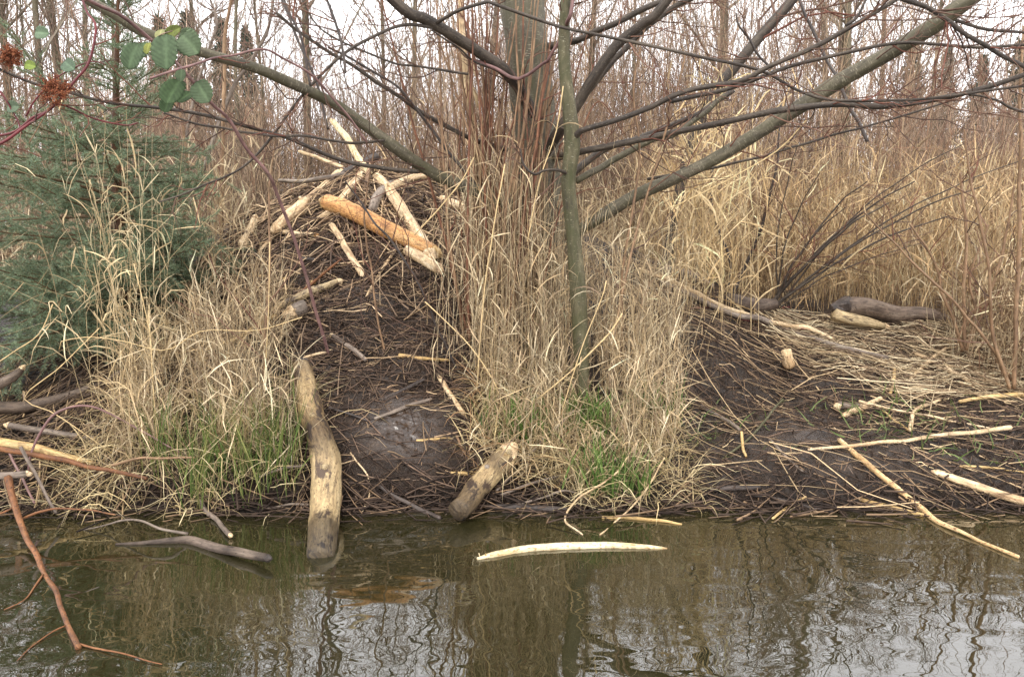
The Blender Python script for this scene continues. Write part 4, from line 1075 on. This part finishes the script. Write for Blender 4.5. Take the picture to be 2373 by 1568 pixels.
# ------------------------------------------------------------------ logs and sticks
def log(name, label, cat, pts, mat, ends='', tint=(1, 1, 1), lift=0.6, wob=0.012, lump=0.06, group=None, sides=None, end_mat='peeled', parts=()):
    """pts rows: (u, v, width px) lying on the ground or the water, or (u, v, width px, depth) in the air. ends: letters a / b = chewed pale end at the first / last point"""
    P, R = [], []
    for r in pts:
        if len(r) == 5:
            q = at(r[0], r[1], r[3]); rad = r[2] / 2 * r[3] / FPX
        elif len(r) == 3:
            q = ground(r[0], r[1]); rad = r[2] / 2 * q[1] / FPX; q = q + np.array([0, 0, rad * lift])
        else:
            q = at(r[0], r[1], r[3]); rad = r[2] / 2 * r[3] / FPX; g_ = ground(r[0], r[1])
            if g_[1] < r[3] + rad: q = g_ + np.array([0, 0, rad * max(lift, 0.9)]) + unit(-ray(r[0], r[1])) * rad
        P.append(q); R.append(rad)
    P, R = np.array(P), np.array(R)
    wpx = max(r[2] for r in pts)
    mb = MB()
    sd = sides or (14 if wpx > 28 else 10 if wpx > 13 else 7)
    nn = int(np.clip(np.linalg.norm(np.diff(P, axis=0), axis=1).sum() / (R.mean() * (0.55 if wpx > 28 else 1.1)), 5, 60))
    Pp, Rr, T = tube(mb, P, R, sd, nn, lump, tint, wob)
    o = tag(mb.build(name, M[mat], origin=P[np.argmin(P[:, 2])]), label, cat, group)
    for e in ends:
        k, sg = (0, -1) if e == 'a' else (-1, 1)
        ce = MB(); dirn = T[k] * sg; r = Rr[k]
        n = 9
        aa = np.linspace(0, 2 * np.pi, n, endpoint=False)
        s1 = unit(np.cross(dirn, [0.3, 0.2, 0.9])); s2 = np.cross(dirn, s1)
        rings = []
        for (f, l) in ((1.03, -0.15), (0.92, 0.35), (0.6, 0.95), (0.28, 1.35)):
            jit = 1 + 0.12 * rng.normal(size=n)
            rings.append(Pp[k] + dirn * r * l * 1.1 + (s1[None] * np.cos(aa)[:, None] + s2[None] * np.sin(aa)[:, None]) * (r * f * jit)[:, None])
        V = np.concatenate(rings + [[Pp[k] + dirn * r * 1.5]])
        i = (np.arange(3) * n)[:, None]; j = np.arange(n)[None]; j2 = (j + 1) % n
        ce.add(V, np.stack([i + j, i + j2, i + n + j2, i + n + j], -1), [(3 * n + a_, 3 * n + (a_ + 1) % n, 4 * n) for a_ in range(n)])
        ce.build('chewed_end', M[end_mat], o, smooth=False)
    for (nm, f, ln, m2) in parts:
        k = int(f * (len(Pp) - 1)); q = MB()
        side_ = unit(np.cross(T[k], [0, 0.3, 1.0])) ; up_ = np.array([0, -0.5, 0.8])
        dv = unit(side_ * rng.normal() * 0.4 + up_)
        tube(q, [Pp[k], Pp[k] + dv * (Rr[k] + ln)], [Rr[k] * 0.35, Rr[k] * 0.22], 7, 4)
        q.build(nm, M[m2], o)
    return o

# lodge top
log('peeled_log', 'thick orange peeled log with dark speckles lying across the lodge', 'log', [(760, 486, 36, 6.0), (830, 516, 38, 5.95), (920, 560, 36, 5.85), (1005, 598, 30, 5.75)], 'orange', 'ab', end_mat='yellow', parts=[('knot', 0.55, 0.004, 'orange')])
log('peeled_stick', 'short pale peeled stick below the orange log', 'stick', [(771, 530, 14, 5.75), (800, 580, 14, 5.6), (838, 640, 15, 5.45)], 'peeled', 'ab', wob=0.012)
log('peeled_log', 'pale log running down right of the lodge peak, ending behind the orange log', 'log', [(872, 410, 22, 6.35), (915, 470, 25, 6.2), (950, 530, 27, 6.0), (1000, 605, 28, 5.7)], 'peeled', 'ab', wob=0.016, parts=[('branch_stub', 0.3, 0.03, 'peeled')])
log('peeled_log', 'pale peeled end showing under the orange log on its right', 'log', [(945, 592, 26, 5.75), (1015, 634, 24, 5.55)], 'peeled', 'b')
log('peeled_log', 'big pale log leaning on the lodge peak from the lower left', 'log', [(785, 405, 24, 6.5), (735, 452, 27, 6.3), (690, 500, 30, 6.1), (642, 540, 26, 5.9)], 'peeled', 'ab', wob=0.012, parts=[('branch_stub', 0.6, 0.02, 'peeled')])
log('peeled_pole', 'tall pale pole sticking up from the lodge peak', 'stick', [(858, 412, 15, 6.5), (830, 365, 16, 6.55), (805, 322, 15, 6.6), (772, 283, 13, 6.65)], 'fresh', 'b', wob=0.012, parts=[('branch_stub', 0.6, 0.05, 'fresh')])
log('peeled_stick', 'thin pale stick crossing left behind the tall pole', 'stick', [(696, 352, 8, 6.7), (750, 370, 9, 6.65), (795, 388, 9, 6.6)], 'peeled', 'a')
log('bark_log', 'dark barked log propped at the lodge peak beside the pole', 'log', [(875, 360, 20, 6.5), (835, 385, 22, 6.5), (790, 408, 22, 6.5), (735, 425, 14, 6.5)], 'dark_bark', '', wob=0.012)
log('bark_stick', 'grey crooked bough lying left from the lodge peak', 'stick', [(645, 418, 8, 6.4), (700, 420, 10, 6.4), (750, 412, 11, 6.4), (800, 404, 12, 6.4)], 'bark', wob=0.016)
log('bark_stick', 'brown slender stick leaning down the middle of the lodge top', 'stick', [(860, 378, 9, 6.3), (845, 440, 10, 6.15), (815, 540, 10, 5.85)], 'shoot', wob=0.012)
log('peeled_log', 'pale log between the big leaning log and the lodge middle', 'log', [(838, 415, 20, 6.35), (810, 450, 20, 6.2), (775, 490, 18, 6.05), (740, 515, 14, 5.95)], 'peeled', 'b', wob=0.012)
log('peeled_log', 'short pale forked piece right of the lodge peak', 'log', [(905, 445, 18, 6.3), (940, 418, 18, 6.35), (985, 408, 14, 6.4)], 'peeled', 'b', wob=0.012)
log('peeled_log', 'stubby pale log at the left shoulder of the lodge', 'log', [(590, 508, 16, 6.0), (575, 545, 19, 5.9), (562, 575, 20, 5.8)], 'peeled', 'ab')
log('peeled_stick', 'pale stick with an orange chewed tip below the left shoulder', 'stick', [(645, 543, 11, 5.75), (690, 546, 11, 5.75), (732, 550, 12, 5.72)], 'peeled', 'b', end_mat='orange')
log('peeled_log', 'weathered pale log lying on the right shoulder of the lodge', 'log', [(1030, 462, 18, 6.1), (1070, 480, 20, 6.05), (1108, 498, 16, 6.0)], 'peeled', 'ab')
log('bark_log', 'grey log crossing under the pale log right of the peak', 'log', [(905, 438, 20, 6.42), (880, 462, 22, 6.3), (862, 500, 20, 6.2)], 'bark', '')
log('bark_stick', 'long grey stick running right along the lodge shoulder', 'stick', [(790, 405, 9, 6.5), (860, 415, 9, 6.45), (940, 430, 8, 6.35), (1040, 465, 7, 6.2)], 'bark', wob=0.016)
log('peeled_stick', 'thin pale stick slanting by the lodge left foot', 'stick', [(690, 500, 8, 5.9), (640, 545, 8, 5.75), (600, 590, 8, 5.6)], 'peeled')
log('bark_stick', 'dark stick lying across the lodge below the orange log', 'stick', [(600, 600, 9), (700, 602, 10), (790, 612, 8)], 'dark_bark', wob=0.016)
log('peeled_stick', 'thin pale stick hanging right of the short peeled stick', 'stick', [(935, 560, 7, 5.7), (890, 620, 7, 5.5), (850, 690, 6, 5.2)], 'peeled', wob=0.012)
# lodge mid slope
log('bark_log', 'short log with scabby bark jutting left of the dark hollow', 'log', [(640, 722, 16), (690, 700, 20), (735, 682, 20), (784, 662, 16)], 'patchy', 'b', lift=1.1)
log('peeled_stick', 'straight straw coloured stick left on the lodge slope', 'stick', [(592, 643, 9), (660, 653, 10), (730, 660, 9)], 'yellow', lift=1.0)
log('orange_twig', 'thin orange twig rising over the scabby log', 'twig', [(640, 720, 7, 5.0), (710, 670, 7, 5.0), (760, 625, 6, 5.0), (792, 600, 4, 5.0)], 'inner_bark')
log('bark_log', 'short log showing its round pale end on the mid slope', 'log', [(682, 738, 36, 4.85), (706, 728, 34, 5.05)], 'bark', 'a')
log('peeled_stick', 'pale stick lying flat right of the mud hollow', 'stick', [(925, 828, 10), (985, 835, 9), (1040, 838, 7)], 'yellow', lift=1.0)
log('peeled_stick', 'pale stick slanting up out of the left reeds', 'stick', [(480, 815, 12, 4.55), (560, 778, 12, 4.65), (640, 735, 10, 4.8)], 'yellow', 'a')
log('bark_stick', 'grey stick half sunk in mud below the hollow', 'stick', [(770, 780, 10), (800, 800, 12), (850, 838, 11)], 'bark', 'a')
log('bark_stick', 'forked pale twig pair beside the top of the wet log', 'stick', [(672, 842, 7), (720, 828, 7), (770, 815, 6)], 'peeled', lift=1.5)
log('bark_stick', 'mid grey stick lying on the mud right of the wet log', 'stick', [(868, 974, 8), (930, 952, 10), (1000, 928, 8)], 'bark', wob=0.012, lift=1)
log('bark_stick', 'thin black stick pressed into mud beside the wet log', 'stick', [(760, 945, 6), (850, 975, 7), (935, 1008, 6)], 'dark_bark', wob=0.012)
log('bark_stick', 'dark crusted stick lying above the grey stick on the mud', 'stick', [(880, 930, 10), (930, 910, 12), (985, 880, 8)], 'dark_bark')
log('peeled_stick', 'pale stick at the right edge of the mud slide', 'stick', [(1018, 880, 12), (1045, 920, 13), (1075, 965, 12)], 'peeled', 'a', lift=1)
log('peeled_stick', 'little orange straw lying at the reed edge of the mud slide', 'stick', [(965, 1022, 6), (1010, 1020, 7), (1050, 1018, 5)], 'yellow')
log('peeled_stick', 'pale stub lying in the mud left of the short log', 'stick', [(1045, 1100, 9), (1085, 1102, 11), (1130, 1106, 8)], 'yellow', lift=1)
log('bark_stick', 'brown twig stuck upright at the reed foot beside the slide', 'stick', [(1085, 1065, 7), (1068, 1035, 7, 3.9), (1058, 1010, 5, 3.9)], 'shoot')
log('bark_stick', 'dark stick sliding down into the water beside the short log', 'stick', [(880, 1128, 9), (930, 1160, 12), (975, 1185, 12), (1020, 1203, 10)], 'dark_bark')
log('bark_stick', 'pale thin hooped twig arching at the foot of the slide', 'twig', [(812, 1050, 4), (850, 1100, 4, 3.75), (855, 1150, 4, 3.65), (838, 1190, 4)], 'peeled', lift=1)
# the two foreground logs
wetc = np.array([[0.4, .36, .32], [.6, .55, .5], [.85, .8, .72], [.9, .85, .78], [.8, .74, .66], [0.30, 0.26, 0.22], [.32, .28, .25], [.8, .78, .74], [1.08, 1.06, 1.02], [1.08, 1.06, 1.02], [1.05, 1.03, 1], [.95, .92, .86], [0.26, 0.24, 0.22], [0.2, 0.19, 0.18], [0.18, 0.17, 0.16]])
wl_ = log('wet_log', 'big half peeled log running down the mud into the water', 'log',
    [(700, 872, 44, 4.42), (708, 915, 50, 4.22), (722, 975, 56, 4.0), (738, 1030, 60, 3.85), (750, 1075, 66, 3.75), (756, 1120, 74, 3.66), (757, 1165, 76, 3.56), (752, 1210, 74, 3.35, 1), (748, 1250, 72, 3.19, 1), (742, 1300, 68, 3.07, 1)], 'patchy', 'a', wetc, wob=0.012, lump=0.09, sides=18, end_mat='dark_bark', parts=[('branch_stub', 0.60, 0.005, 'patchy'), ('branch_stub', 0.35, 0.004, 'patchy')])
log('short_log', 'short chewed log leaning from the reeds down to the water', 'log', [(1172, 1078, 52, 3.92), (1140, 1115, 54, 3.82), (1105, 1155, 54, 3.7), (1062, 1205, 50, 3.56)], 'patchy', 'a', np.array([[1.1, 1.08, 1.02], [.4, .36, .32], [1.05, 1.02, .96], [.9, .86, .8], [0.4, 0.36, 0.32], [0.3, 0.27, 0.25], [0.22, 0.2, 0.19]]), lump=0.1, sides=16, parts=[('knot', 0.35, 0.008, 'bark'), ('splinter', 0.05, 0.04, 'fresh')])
log('dark_log', 'dark waterlogged log lying flat at the waterline behind the short log', 'log', [(1130, 1180, 14), (1210, 1182, 17), (1320, 1186, 14)], 'dark_bark', lift=0.9)
# water
log('floating_stick', 'long cream peeled stick floating on the water', 'stick', [(1106, 1296, 8), (1150, 1287, 16), (1220, 1275, 20), (1320, 1268, 21), (1420, 1267, 19), (1500, 1270, 13), (1546, 1271, 4)], 'fresh', wob=0.006, lump=0.06, lift=0.4, parts=[('splinter', 0.03, 0.02, 'fresh'), ('splinter', 0.06, 0.012, 'yellow'), ('splinter', 0.97, 0.01, 'fresh')])
fb = log('floating_branch', 'dark wet branch with a side twig lying on the water at left', 'branch', [(268, 1262, 5), (330, 1260, 12), (400, 1256, 18), (440, 1257, 22), (500, 1266, 22, 3.13, 1), (560, 1279, 22, 3.05, 1), (620, 1292, 20, 2.97, 1)], 'bark', 'b', np.array([[.3, .28, .26], [.32, .29, .27], [0.45, .42, .4], [.8, .76, .72], [.95, .92, .9], [.4, .37, .35], [.8, .78, .74], [.25, .23, .22]]), lift=0.7, end_mat='dark_bark')
mb = MB(); tube(mb, [ground(436, 1250) + (0, 0, 0.03), at(380, 1225, 3.2), at(300, 1203, 3.3), at(250, 1215, 3.35), at(180, 1230, 3.35)], [0.008, 0.006, 0.005, 0.004, 0.003], 6, wob=0.012); mb.build('side_twig', M['bark'], fb)
# orange branch at the left, dipping below the surface
ob = thing('orange_branch', 'bare orange branch dipping down onto the water at the left', 'branch', at(97, 1318, 3.1))
def sub(u, v, depth):      # a point seen at (u, v) that lies `depth` below the water
    r = ray(u, v); k = (CAM_H + depth) / -r[2]
    return np.array([0, 0, CAM_H]) + r * k
w_ = lambda px, d: px / 2 * d / FPX
main = [at(18, 1105, 3.45), at(32, 1165, 3.36), at(60, 1230, 3.2), at(80, 1275, 3.05), at(98, 1320, 2.935), sub(128, 1372, -0.006), sub(150, 1430, -0.006), sub(182, 1500, -0.006)]
mb = MB(); tube(mb, main, [w_(18, 3.4), w_(15, 3.3), w_(14, 3.2), w_(12, 3.2), w_(12, 3.1), w_(11, 3), w_(10, 2.9), w_(12, 2.7)], 9, lump=0.09, wob=0.014); mb.build('main_stem', M['inner_bark'], ob)
for seg, w in [([at(55, 1200, 3.3), at(100, 1183, 3.3), at(135, 1176, 3.3), at(200, 1182, 3.25), at(268, 1192, 3.2)], 10), ([at(38, 1172, 3.35), at(0, 1190, 3.3), at(-50, 1200, 3.3)], 9),
               ([sub(180, 1490, -0.006), sub(240, 1505, -0.006), sub(300, 1518, -0.006), sub(375, 1538, -0.006)], 6), ([sub(155, 1448, -0.006), sub(120, 1465, -0.006), sub(75, 1495, -0.006), sub(40, 1530, -0.006)], 5),
               ([sub(100, 1330, -0.006), sub(80, 1360, -0.006), sub(55, 1390, -0.006), sub(10, 1412, -0.004)], 6)]:
    mb = MB(); rr = w_(w * 0.7, 3.2); tube(mb, seg, np.linspace(rr, rr * 0.5, len(seg)), 7, wob=0.01); mb.build('side_branch', M['inner_bark'], ob)
log('dark_branch', 'sunken dark stick under the water beside the orange branch', 'branch', [(30, 1440, 8, 2.56, 1), (130, 1400, 8, 2.67, 1), (230, 1360, 5, 2.79, 1)], 'dark_bark')
# left bank
log('peeled_log', 'yellow peeled log poking in from the left picture edge', 'log', [(-40, 1016, 20, 3.75), (60, 1033, 20, 3.78), (140, 1052, 17, 3.8), (215, 1072, 10, 3.8)], 'yellow', 'b')
log('orange_branch', 'long brown orange branch lying over the yellow log', 'branch', [(-40, 1030, 14, 3.6), (60, 1048, 13, 3.6), (170, 1070, 12, 3.58), (260, 1090, 10, 3.55), (340, 1108, 8, 3.52)], 'inner_bark', wob=0.015)
log('bark_log', 'grey weathered log above the yellow log at left', 'log', [(20, 985, 15, 3.95), (110, 1000, 15, 3.97), (220, 1020, 11, 4.0)], 'bark', 'a')
log('bark_log', 'short grey stub at the left picture edge beside the orange branch', 'log', [(-40, 1100, 18, 3.45), (10, 1102, 18, 3.45), (62, 1098, 16, 3.5)], 'bark', 'b')
log('bark_stick', 'straight grey twig slanting down across the left bank edge', 'twig', [(48, 1035, 8, 3.55), (90, 1110, 8, 3.5), (130, 1188, 7, 3.42)], 'bark')
log('bark_stick', 'thinner grey twig slanting beside the straight one', 'twig', [(20, 1045, 6, 3.6), (50, 1100, 6, 3.55), (80, 1165, 5, 3.45)], 'cane')
log('bark_log', 'grey log emerging from the dark below the spruce at left', 'log', [(-30, 905, 26, 4.3), (20, 880, 24, 4.35), (50, 855, 16, 4.4)], 'bark', 'b', (0.7, 0.66, 0.62))
log('bark_log', 'half buried brown log under the spruce, running right into the reeds', 'log', [(-20, 945, 30, 4.35), (80, 935, 28, 4.4), (200, 905, 22, 4.45), (300, 860, 14, 4.55)], 'bark', '', (0.55, 0.5, 0.45), wob=0.03)
log('peeled_stick', 'pale broken stub hanging over the water under the left grass', 'stick', [(462, 1160, 14, 3.6), (480, 1190, 12, 3.55), (508, 1215, 11, 3.5), (534, 1245, 12, 3.45)], 'bark', 'b')
log('red_twig', 'hooped reddish twig arching over the left bank grass', 'twig', [(65, 1105, 6, 3.6), (75, 1040, 6, 3.6), (130, 960, 6, 3.65), (210, 940, 5, 3.7), (330, 1000, 4, 3.75), (440, 1060, 4, 3.75)], 'cane')
log('bark_stick', 'thin brown branch lying across the green grass left', 'twig', [(260, 1078, 6, 3.62), (330, 1062, 6, 3.6), (450, 1060, 5, 3.58)], 'shoot')
log('bark_stick', 'pair of grey twigs reaching from the left grass to the wet log', 'twig', [(600, 1105, 6, 3.68), (660, 1085, 6, 3.68), (712, 1075, 5, 3.7)], 'bark')
log('bark_stick', 'grey twig at the waterline left of the wet log', 'twig', [(620, 1180, 5, 3.6), (670, 1170, 6, 3.6), (716, 1172, 6, 3.6)], 'bark')
# right bank
log('straw_pole', 'long orange straw pole slanting from the right mud into the water', 'stick', [(1946, 1026, 12), (2020, 1090, 14), (2080, 1140, 15), (2130, 1180, 16), (2170, 1212, 13), (2250, 1248, 9), (2360, 1294, 9)], 'tan', 'a', wob=0.01, lift=1.0)
log('peeled_stick', 'short straw coloured stick ending at the long orange pole', 'stick', [(1996, 1162, 10), (2060, 1180, 13), (2140, 1197, 9)], 'yellow', 'a', lift=1.0)
log('peeled_pole', 'thick pale peeled pole running out of the right picture edge', 'stick', [(2172, 1104, 18, 4.05), (2240, 1128, 20, 3.98), (2310, 1152, 20, 3.9), (2420, 1188, 20, 3.75)], 'peeled', 'a')
log('peeled_pole', 'long thin pale pole lying level across the right mud', 'stick', [(1872, 1050, 6), (2000, 1042, 9), (2150, 1028, 10), (2340, 1008, 12)], 'peeled', lift=3.2)
log('peeled_stick', 'bright yellow stick lying in the straw near the right edge', 'stick', [(2222, 936, 8), (2300, 926, 11), (2400, 918, 12)], 'yellow', lift=1.4)
log('bark_pole', 'long curved grey pole running down the right flank of the lodge', 'stick', [(1530, 668, 10), (1620, 712, 12), (1700, 752, 14), (1760, 762, 14), (1850, 795, 14), (1950, 825, 13), (2055, 848, 12)], 'bark', wob=0.015, lift=3.2)
log('peeled_pole', 'pale tapering pole lying beside the long grey pole', 'stick', [(1590, 690, 9), (1700, 735, 11), (1800, 770, 12), (1870, 780, 13), (1928, 800, 9)], 'peeled', 'b', wob=0.015, lift=3.2)
log('peeled_pole', 'second pale pole at the left start of the grey pole', 'stick', [(1480, 640, 10), (1560, 672, 12), (1640, 708, 10), (1720, 745, 7)], 'peeled', wob=0.015, lift=3.2)
log('red_twig', 'dark red twig lying behind the long grey pole', 'twig', [(1600, 718, 4), (1700, 714, 5), (1830, 716, 4)], 'red_bark', lift=2)
log('red_twig', 'dark red twig lying in front of the long grey pole', 'twig', [(1640, 705, 4), (1720, 745, 4), (1900, 772, 4)], 'red_bark', lift=2.5)
log('short_log', 'stubby chewed log standing on the right mud below the grey pole', 'log', [(1828, 852, 28), (1826, 842, 26, 4.9), (1824, 828, 23, 4.9), (1822, 818, 26, 4.9), (1821, 811, 25, 4.9)], 'peeled', '', np.array([[.6, .5, .42], [0.9, .8, .7], [1, .98, .95]]))
log('dark_log', 'big dark grey log lying at the foot of the right reeds', 'log', [(1958, 712, 50, 5.9), (2010, 712, 48, 5.95), (2080, 726, 40, 6.0), (2150, 742, 30, 6.05), (2215, 758, 18, 6.1)], 'bark', 'a', (0.7, 0.64, 0.6), lump=0.12, sides=16, end_mat='dark_bark')
log('peeled_log', 'brown log with a pale end tucked under the big grey log', 'log', [(1932, 728, 30, 5.85), (1985, 742, 28, 5.85), (2050, 756, 16, 5.85)], 'patchy', 'b', lump=0.1)
log('dark_log', 'half buried dark log behind the long grey pole', 'log', [(1690, 712, 34, 5.95), (1750, 708, 36, 5.95), (1800, 704, 22, 5.97)], 'bark', '', (0.5, 0.46, 0.44), lump=0.12)
log('dark_log', 'weathered grey log end poking from the reeds above the poles', 'log', [(1540, 640, 26, 6.3), (1600, 655, 30, 6.2), (1650, 668, 18, 6.15)], 'bark', '', (0.8, 0.76, 0.74), lump=0.12)
log('peeled_stick', 'pale stick lying down the straw right of the grey pole end', 'stick', [(2118, 824, 9), (2180, 855, 11), (2242, 888, 10)], 'peeled', 'a', lift=1.5)
log('peeled_stick', 'pale stick crossing over the straw near the grey pole end', 'stick', [(2192, 818, 8), (2150, 852, 9), (2106, 890, 7)], 'peeled', lift=3)
log('bark_log', 'little grey log chunk on the right mud', 'log', [(1942, 948, 18), (1968, 950, 19), (1992, 948, 16)], 'bark', 'ab', lift=0.9)
log('peeled_stick', 'short fat pale stick beside the grey log chunk', 'stick', [(1958, 968, 13), (2000, 950, 14), (2040, 928, 10)], 'peeled', 'ab', lift=1.2)
log('peeled_stick', 'curved pale stick standing bent on the right mud', 'stick', [(2108, 1005, 10), (2118, 965, 10), (2145, 945, 9), (2180, 932, 7)], 'peeled', lift=1.8, wob=0.012)
log('peeled_stick', 'thin yellow stick lying left of the curved pale stick', 'stick', [(2045, 955, 5), (2075, 980, 6), (2106, 1002, 6)], 'yellow', lift=1.5)
log('peeled_stick', 'short upright pale stick on the upper right mud', 'stick', [(2062, 920, 8), (2072, 890, 8), (2072, 858, 7)], 'yellow', lift=1.8)
log('peeled_stick', 'long thin pale stalk across the mud above the level pole', 'stick', [(1990, 935, 7), (2100, 960, 7), (2200, 978, 6), (2300, 998, 5)], 'peeled', lift=1.8)
log('bark_stick', 'grey brown stick lying in mud right of the alder reeds', 'stick', [(1622, 945, 9), (1670, 970, 11), (1715, 1000, 8)], 'bark', lift=1)
log('green_stick', 'greenish bare stem sticking up from the right mud', 'stick', [(1680, 1060, 6), (1735, 1020, 6, 4.2), (1775, 970, 6, 4.25), (1815, 924, 5, 4.3)], 'mossy', lift=1)
log('peeled_stick', 'pale upright straw stub right of the alder reeds', 'stick', [(1728, 1060, 7), (1722, 1030, 7, 4.15), (1718, 1000, 7, 4.15)], 'yellow', lift=1)
log('dark_log', 'dark log half sunk in the right mud near the water', 'log', [(1644, 1140, 14), (1700, 1136, 16), (1762, 1132, 12)], 'dark_bark', lift=0.8)
log('dark_log', 'long dark stick sinking into the mud along the right waterline', 'stick', [(1740, 1150, 8), (1830, 1165, 10), (1930, 1188, 8)], 'dark_bark', lift=0.8)
log('bark_stick', 'grey stick running down the right mud toward the orange pole', 'stick', [(1750, 985, 6), (1800, 1040, 7), (1860, 1095, 6)], 'bark', lift=1)
log('peeled_stick', 'pale twig leaning at the right waterline', 'stick', [(1790, 1205, 6), (1830, 1180, 7), (1868, 1155, 6)], 'yellow', lift=1.5)
log('yellow_stick', 'yellow stalk floating at the waterline under the alder grass', 'stick', [(1395, 1200, 6), (1450, 1200, 9), (1510, 1207, 8), (1580, 1216, 5)], 'yellow', lift=0.8)
log('peeled_stick', 'short straw stub by the far right edge of the mud', 'stick', [(2222, 1082, 6), (2290, 1088, 7), (2373, 1096, 6)], 'yellow', lift=1)
log('bark_stick', 'grey twig sweeping right from the short log under the reeds', 'twig', [(1160, 1150, 8, 3.72), (1250, 1115, 7, 3.74), (1340, 1092, 6, 3.76), (1420, 1070, 5, 3.8), (1490, 1045, 3, 3.82)], 'bark', wob=0.012)
log('bark_stick', 'second grey twig below the sweeping one at the waterline', 'twig', [(1190, 1175, 7, 3.64), (1260, 1150, 6, 3.65), (1310, 1135, 6, 3.66), (1370, 1160, 4, 3.62)], 'bark', wob=0.012)
log('bark_stick', 'grey twig rising from behind the short log', 'twig', [(1150, 1140, 8, 3.75), (1185, 1105, 7, 3.8), (1250, 1030, 6, 3.9), (1330, 950, 5, 4.0)], 'bark')
log('dry_twig', 'pale crooked twig dipping into the water left of the green shoots', 'twig', [(1480, 1020, 5, 3.8), (1420, 1100, 5, 3.65), (1330, 1165, 5, 3.55), (1310, 1205, 5, 3.5), (1350, 1240, 4, 3.43)], 'peeled')
log('dry_twig', 'pale thin twig dipping into the water right of the green shoots', 'twig', [(1540, 1060, 4, 3.75), (1500, 1130, 4, 3.65), (1440, 1200, 4, 3.55), (1390, 1240, 4, 3.45)], 'peeled')

# single bent reed stalks that stand out
def stalk(label, pts, w=5, wl=True):
    P, R = px_limb([(u, v, w * 0.5, d) for u, v, d in pts])
    mb = MB(); tube(mb, P, R, 6, len(P) * 3, 0.03, S(216, 190, 142), 0.004)
    o = tag(mb.build('reed_stalk', M['straw']), label, 'reed')
    k = len(P) // 2
    lf = MB()
    Pn = grow(np.repeat(P[k:k + 1], 2, 0), [0.7, 0.9], [rng.random() * 6, rng.random() * 6], np.full((2, 5), 0.35), np.full((2, 5), 0.04))
    ribbons(lf, Pn, np.full((2, 6), 0.009) * np.array([.6, 1, 1, .8, .5, .1]), pick(STRAW, 2), twist=2)
    lf.build('leaf', M['straw'], o)
stalk('straight pale reed stalk slanting across the foot of the slim alder', [(1243, 927, 4.0), (1334, 850, 4.0), (1411, 773, 4.0), (1442, 726, 4.0)], 7)
stalk('pale reed stalk leaning down left in front of the brown shoots', [(985, 699, 4.3), (1082, 793, 4.2), (1146, 887, 4.1), (1173, 975, 4.0)], 6)
stalk('tall pale reed slanting up across the lodge toward the left bough', [(960, 545, 4.4), (1020, 480, 4.4), (1070, 420, 4.4), (1098, 365, 4.4)], 6)
stalk('long pale reed slanting up over the right reed bed', [(1560, 480, 4.6), (1680, 420, 4.6), (1800, 350, 4.6), (1870, 277, 4.6)], 6)
stalk('bent reed stalk kinked level over the left bank', [(137, 810, 3.9), (137, 793, 3.9), (201, 781, 3.9), (285, 790, 3.9), (385, 811, 3.9), (469, 766, 3.9), (590, 766, 3.95), (700, 735, 4.0)], 5)
stalk('folded reed stalk making a sharp elbow at the left edge', [(230, 760, 3.9), (140, 850, 3.85), (55, 922, 3.8), (130, 960, 3.8), (260, 1050, 3.8)], 5)
stalk('thin reed stalk leaning from the left edge under the spruce', [(-20, 850, 3.9), (35, 812, 3.9), (90, 775, 3.9), (122, 705, 3.9)], 5)
stalk('pale reed stalk leaning left by the alder trunk', [(1300, 960, 3.95), (1350, 800, 3.95), (1395, 690, 3.95), (1405, 650, 3.95)], 5)
stalk('pale reed stalk crossing the slim alder high up', [(1222, 560, 4.1), (1250, 420, 4.1), (1290, 300, 4.1), (1305, 200, 4.1)], 5)
stalk('leaning reed stalk in front of the left willow shoots', [(1105, 900, 4.1), (1120, 700, 4.1), (1145, 520, 4.1), (1170, 380, 4.1)], 6)
stalk('tall straight reed left of the wet log top', [(620, 1060, 3.9), (612, 900, 3.9), (622, 740, 3.9), (625, 560, 3.9)], 5)
stalk('upright green tinged reed in the middle of the left clump', [(370, 1080, 3.8), (355, 900, 3.8), (345, 760, 3.8), (310, 610, 3.8)], 5)
for o in D.objects:
    if '_o' in o: del o['_o']
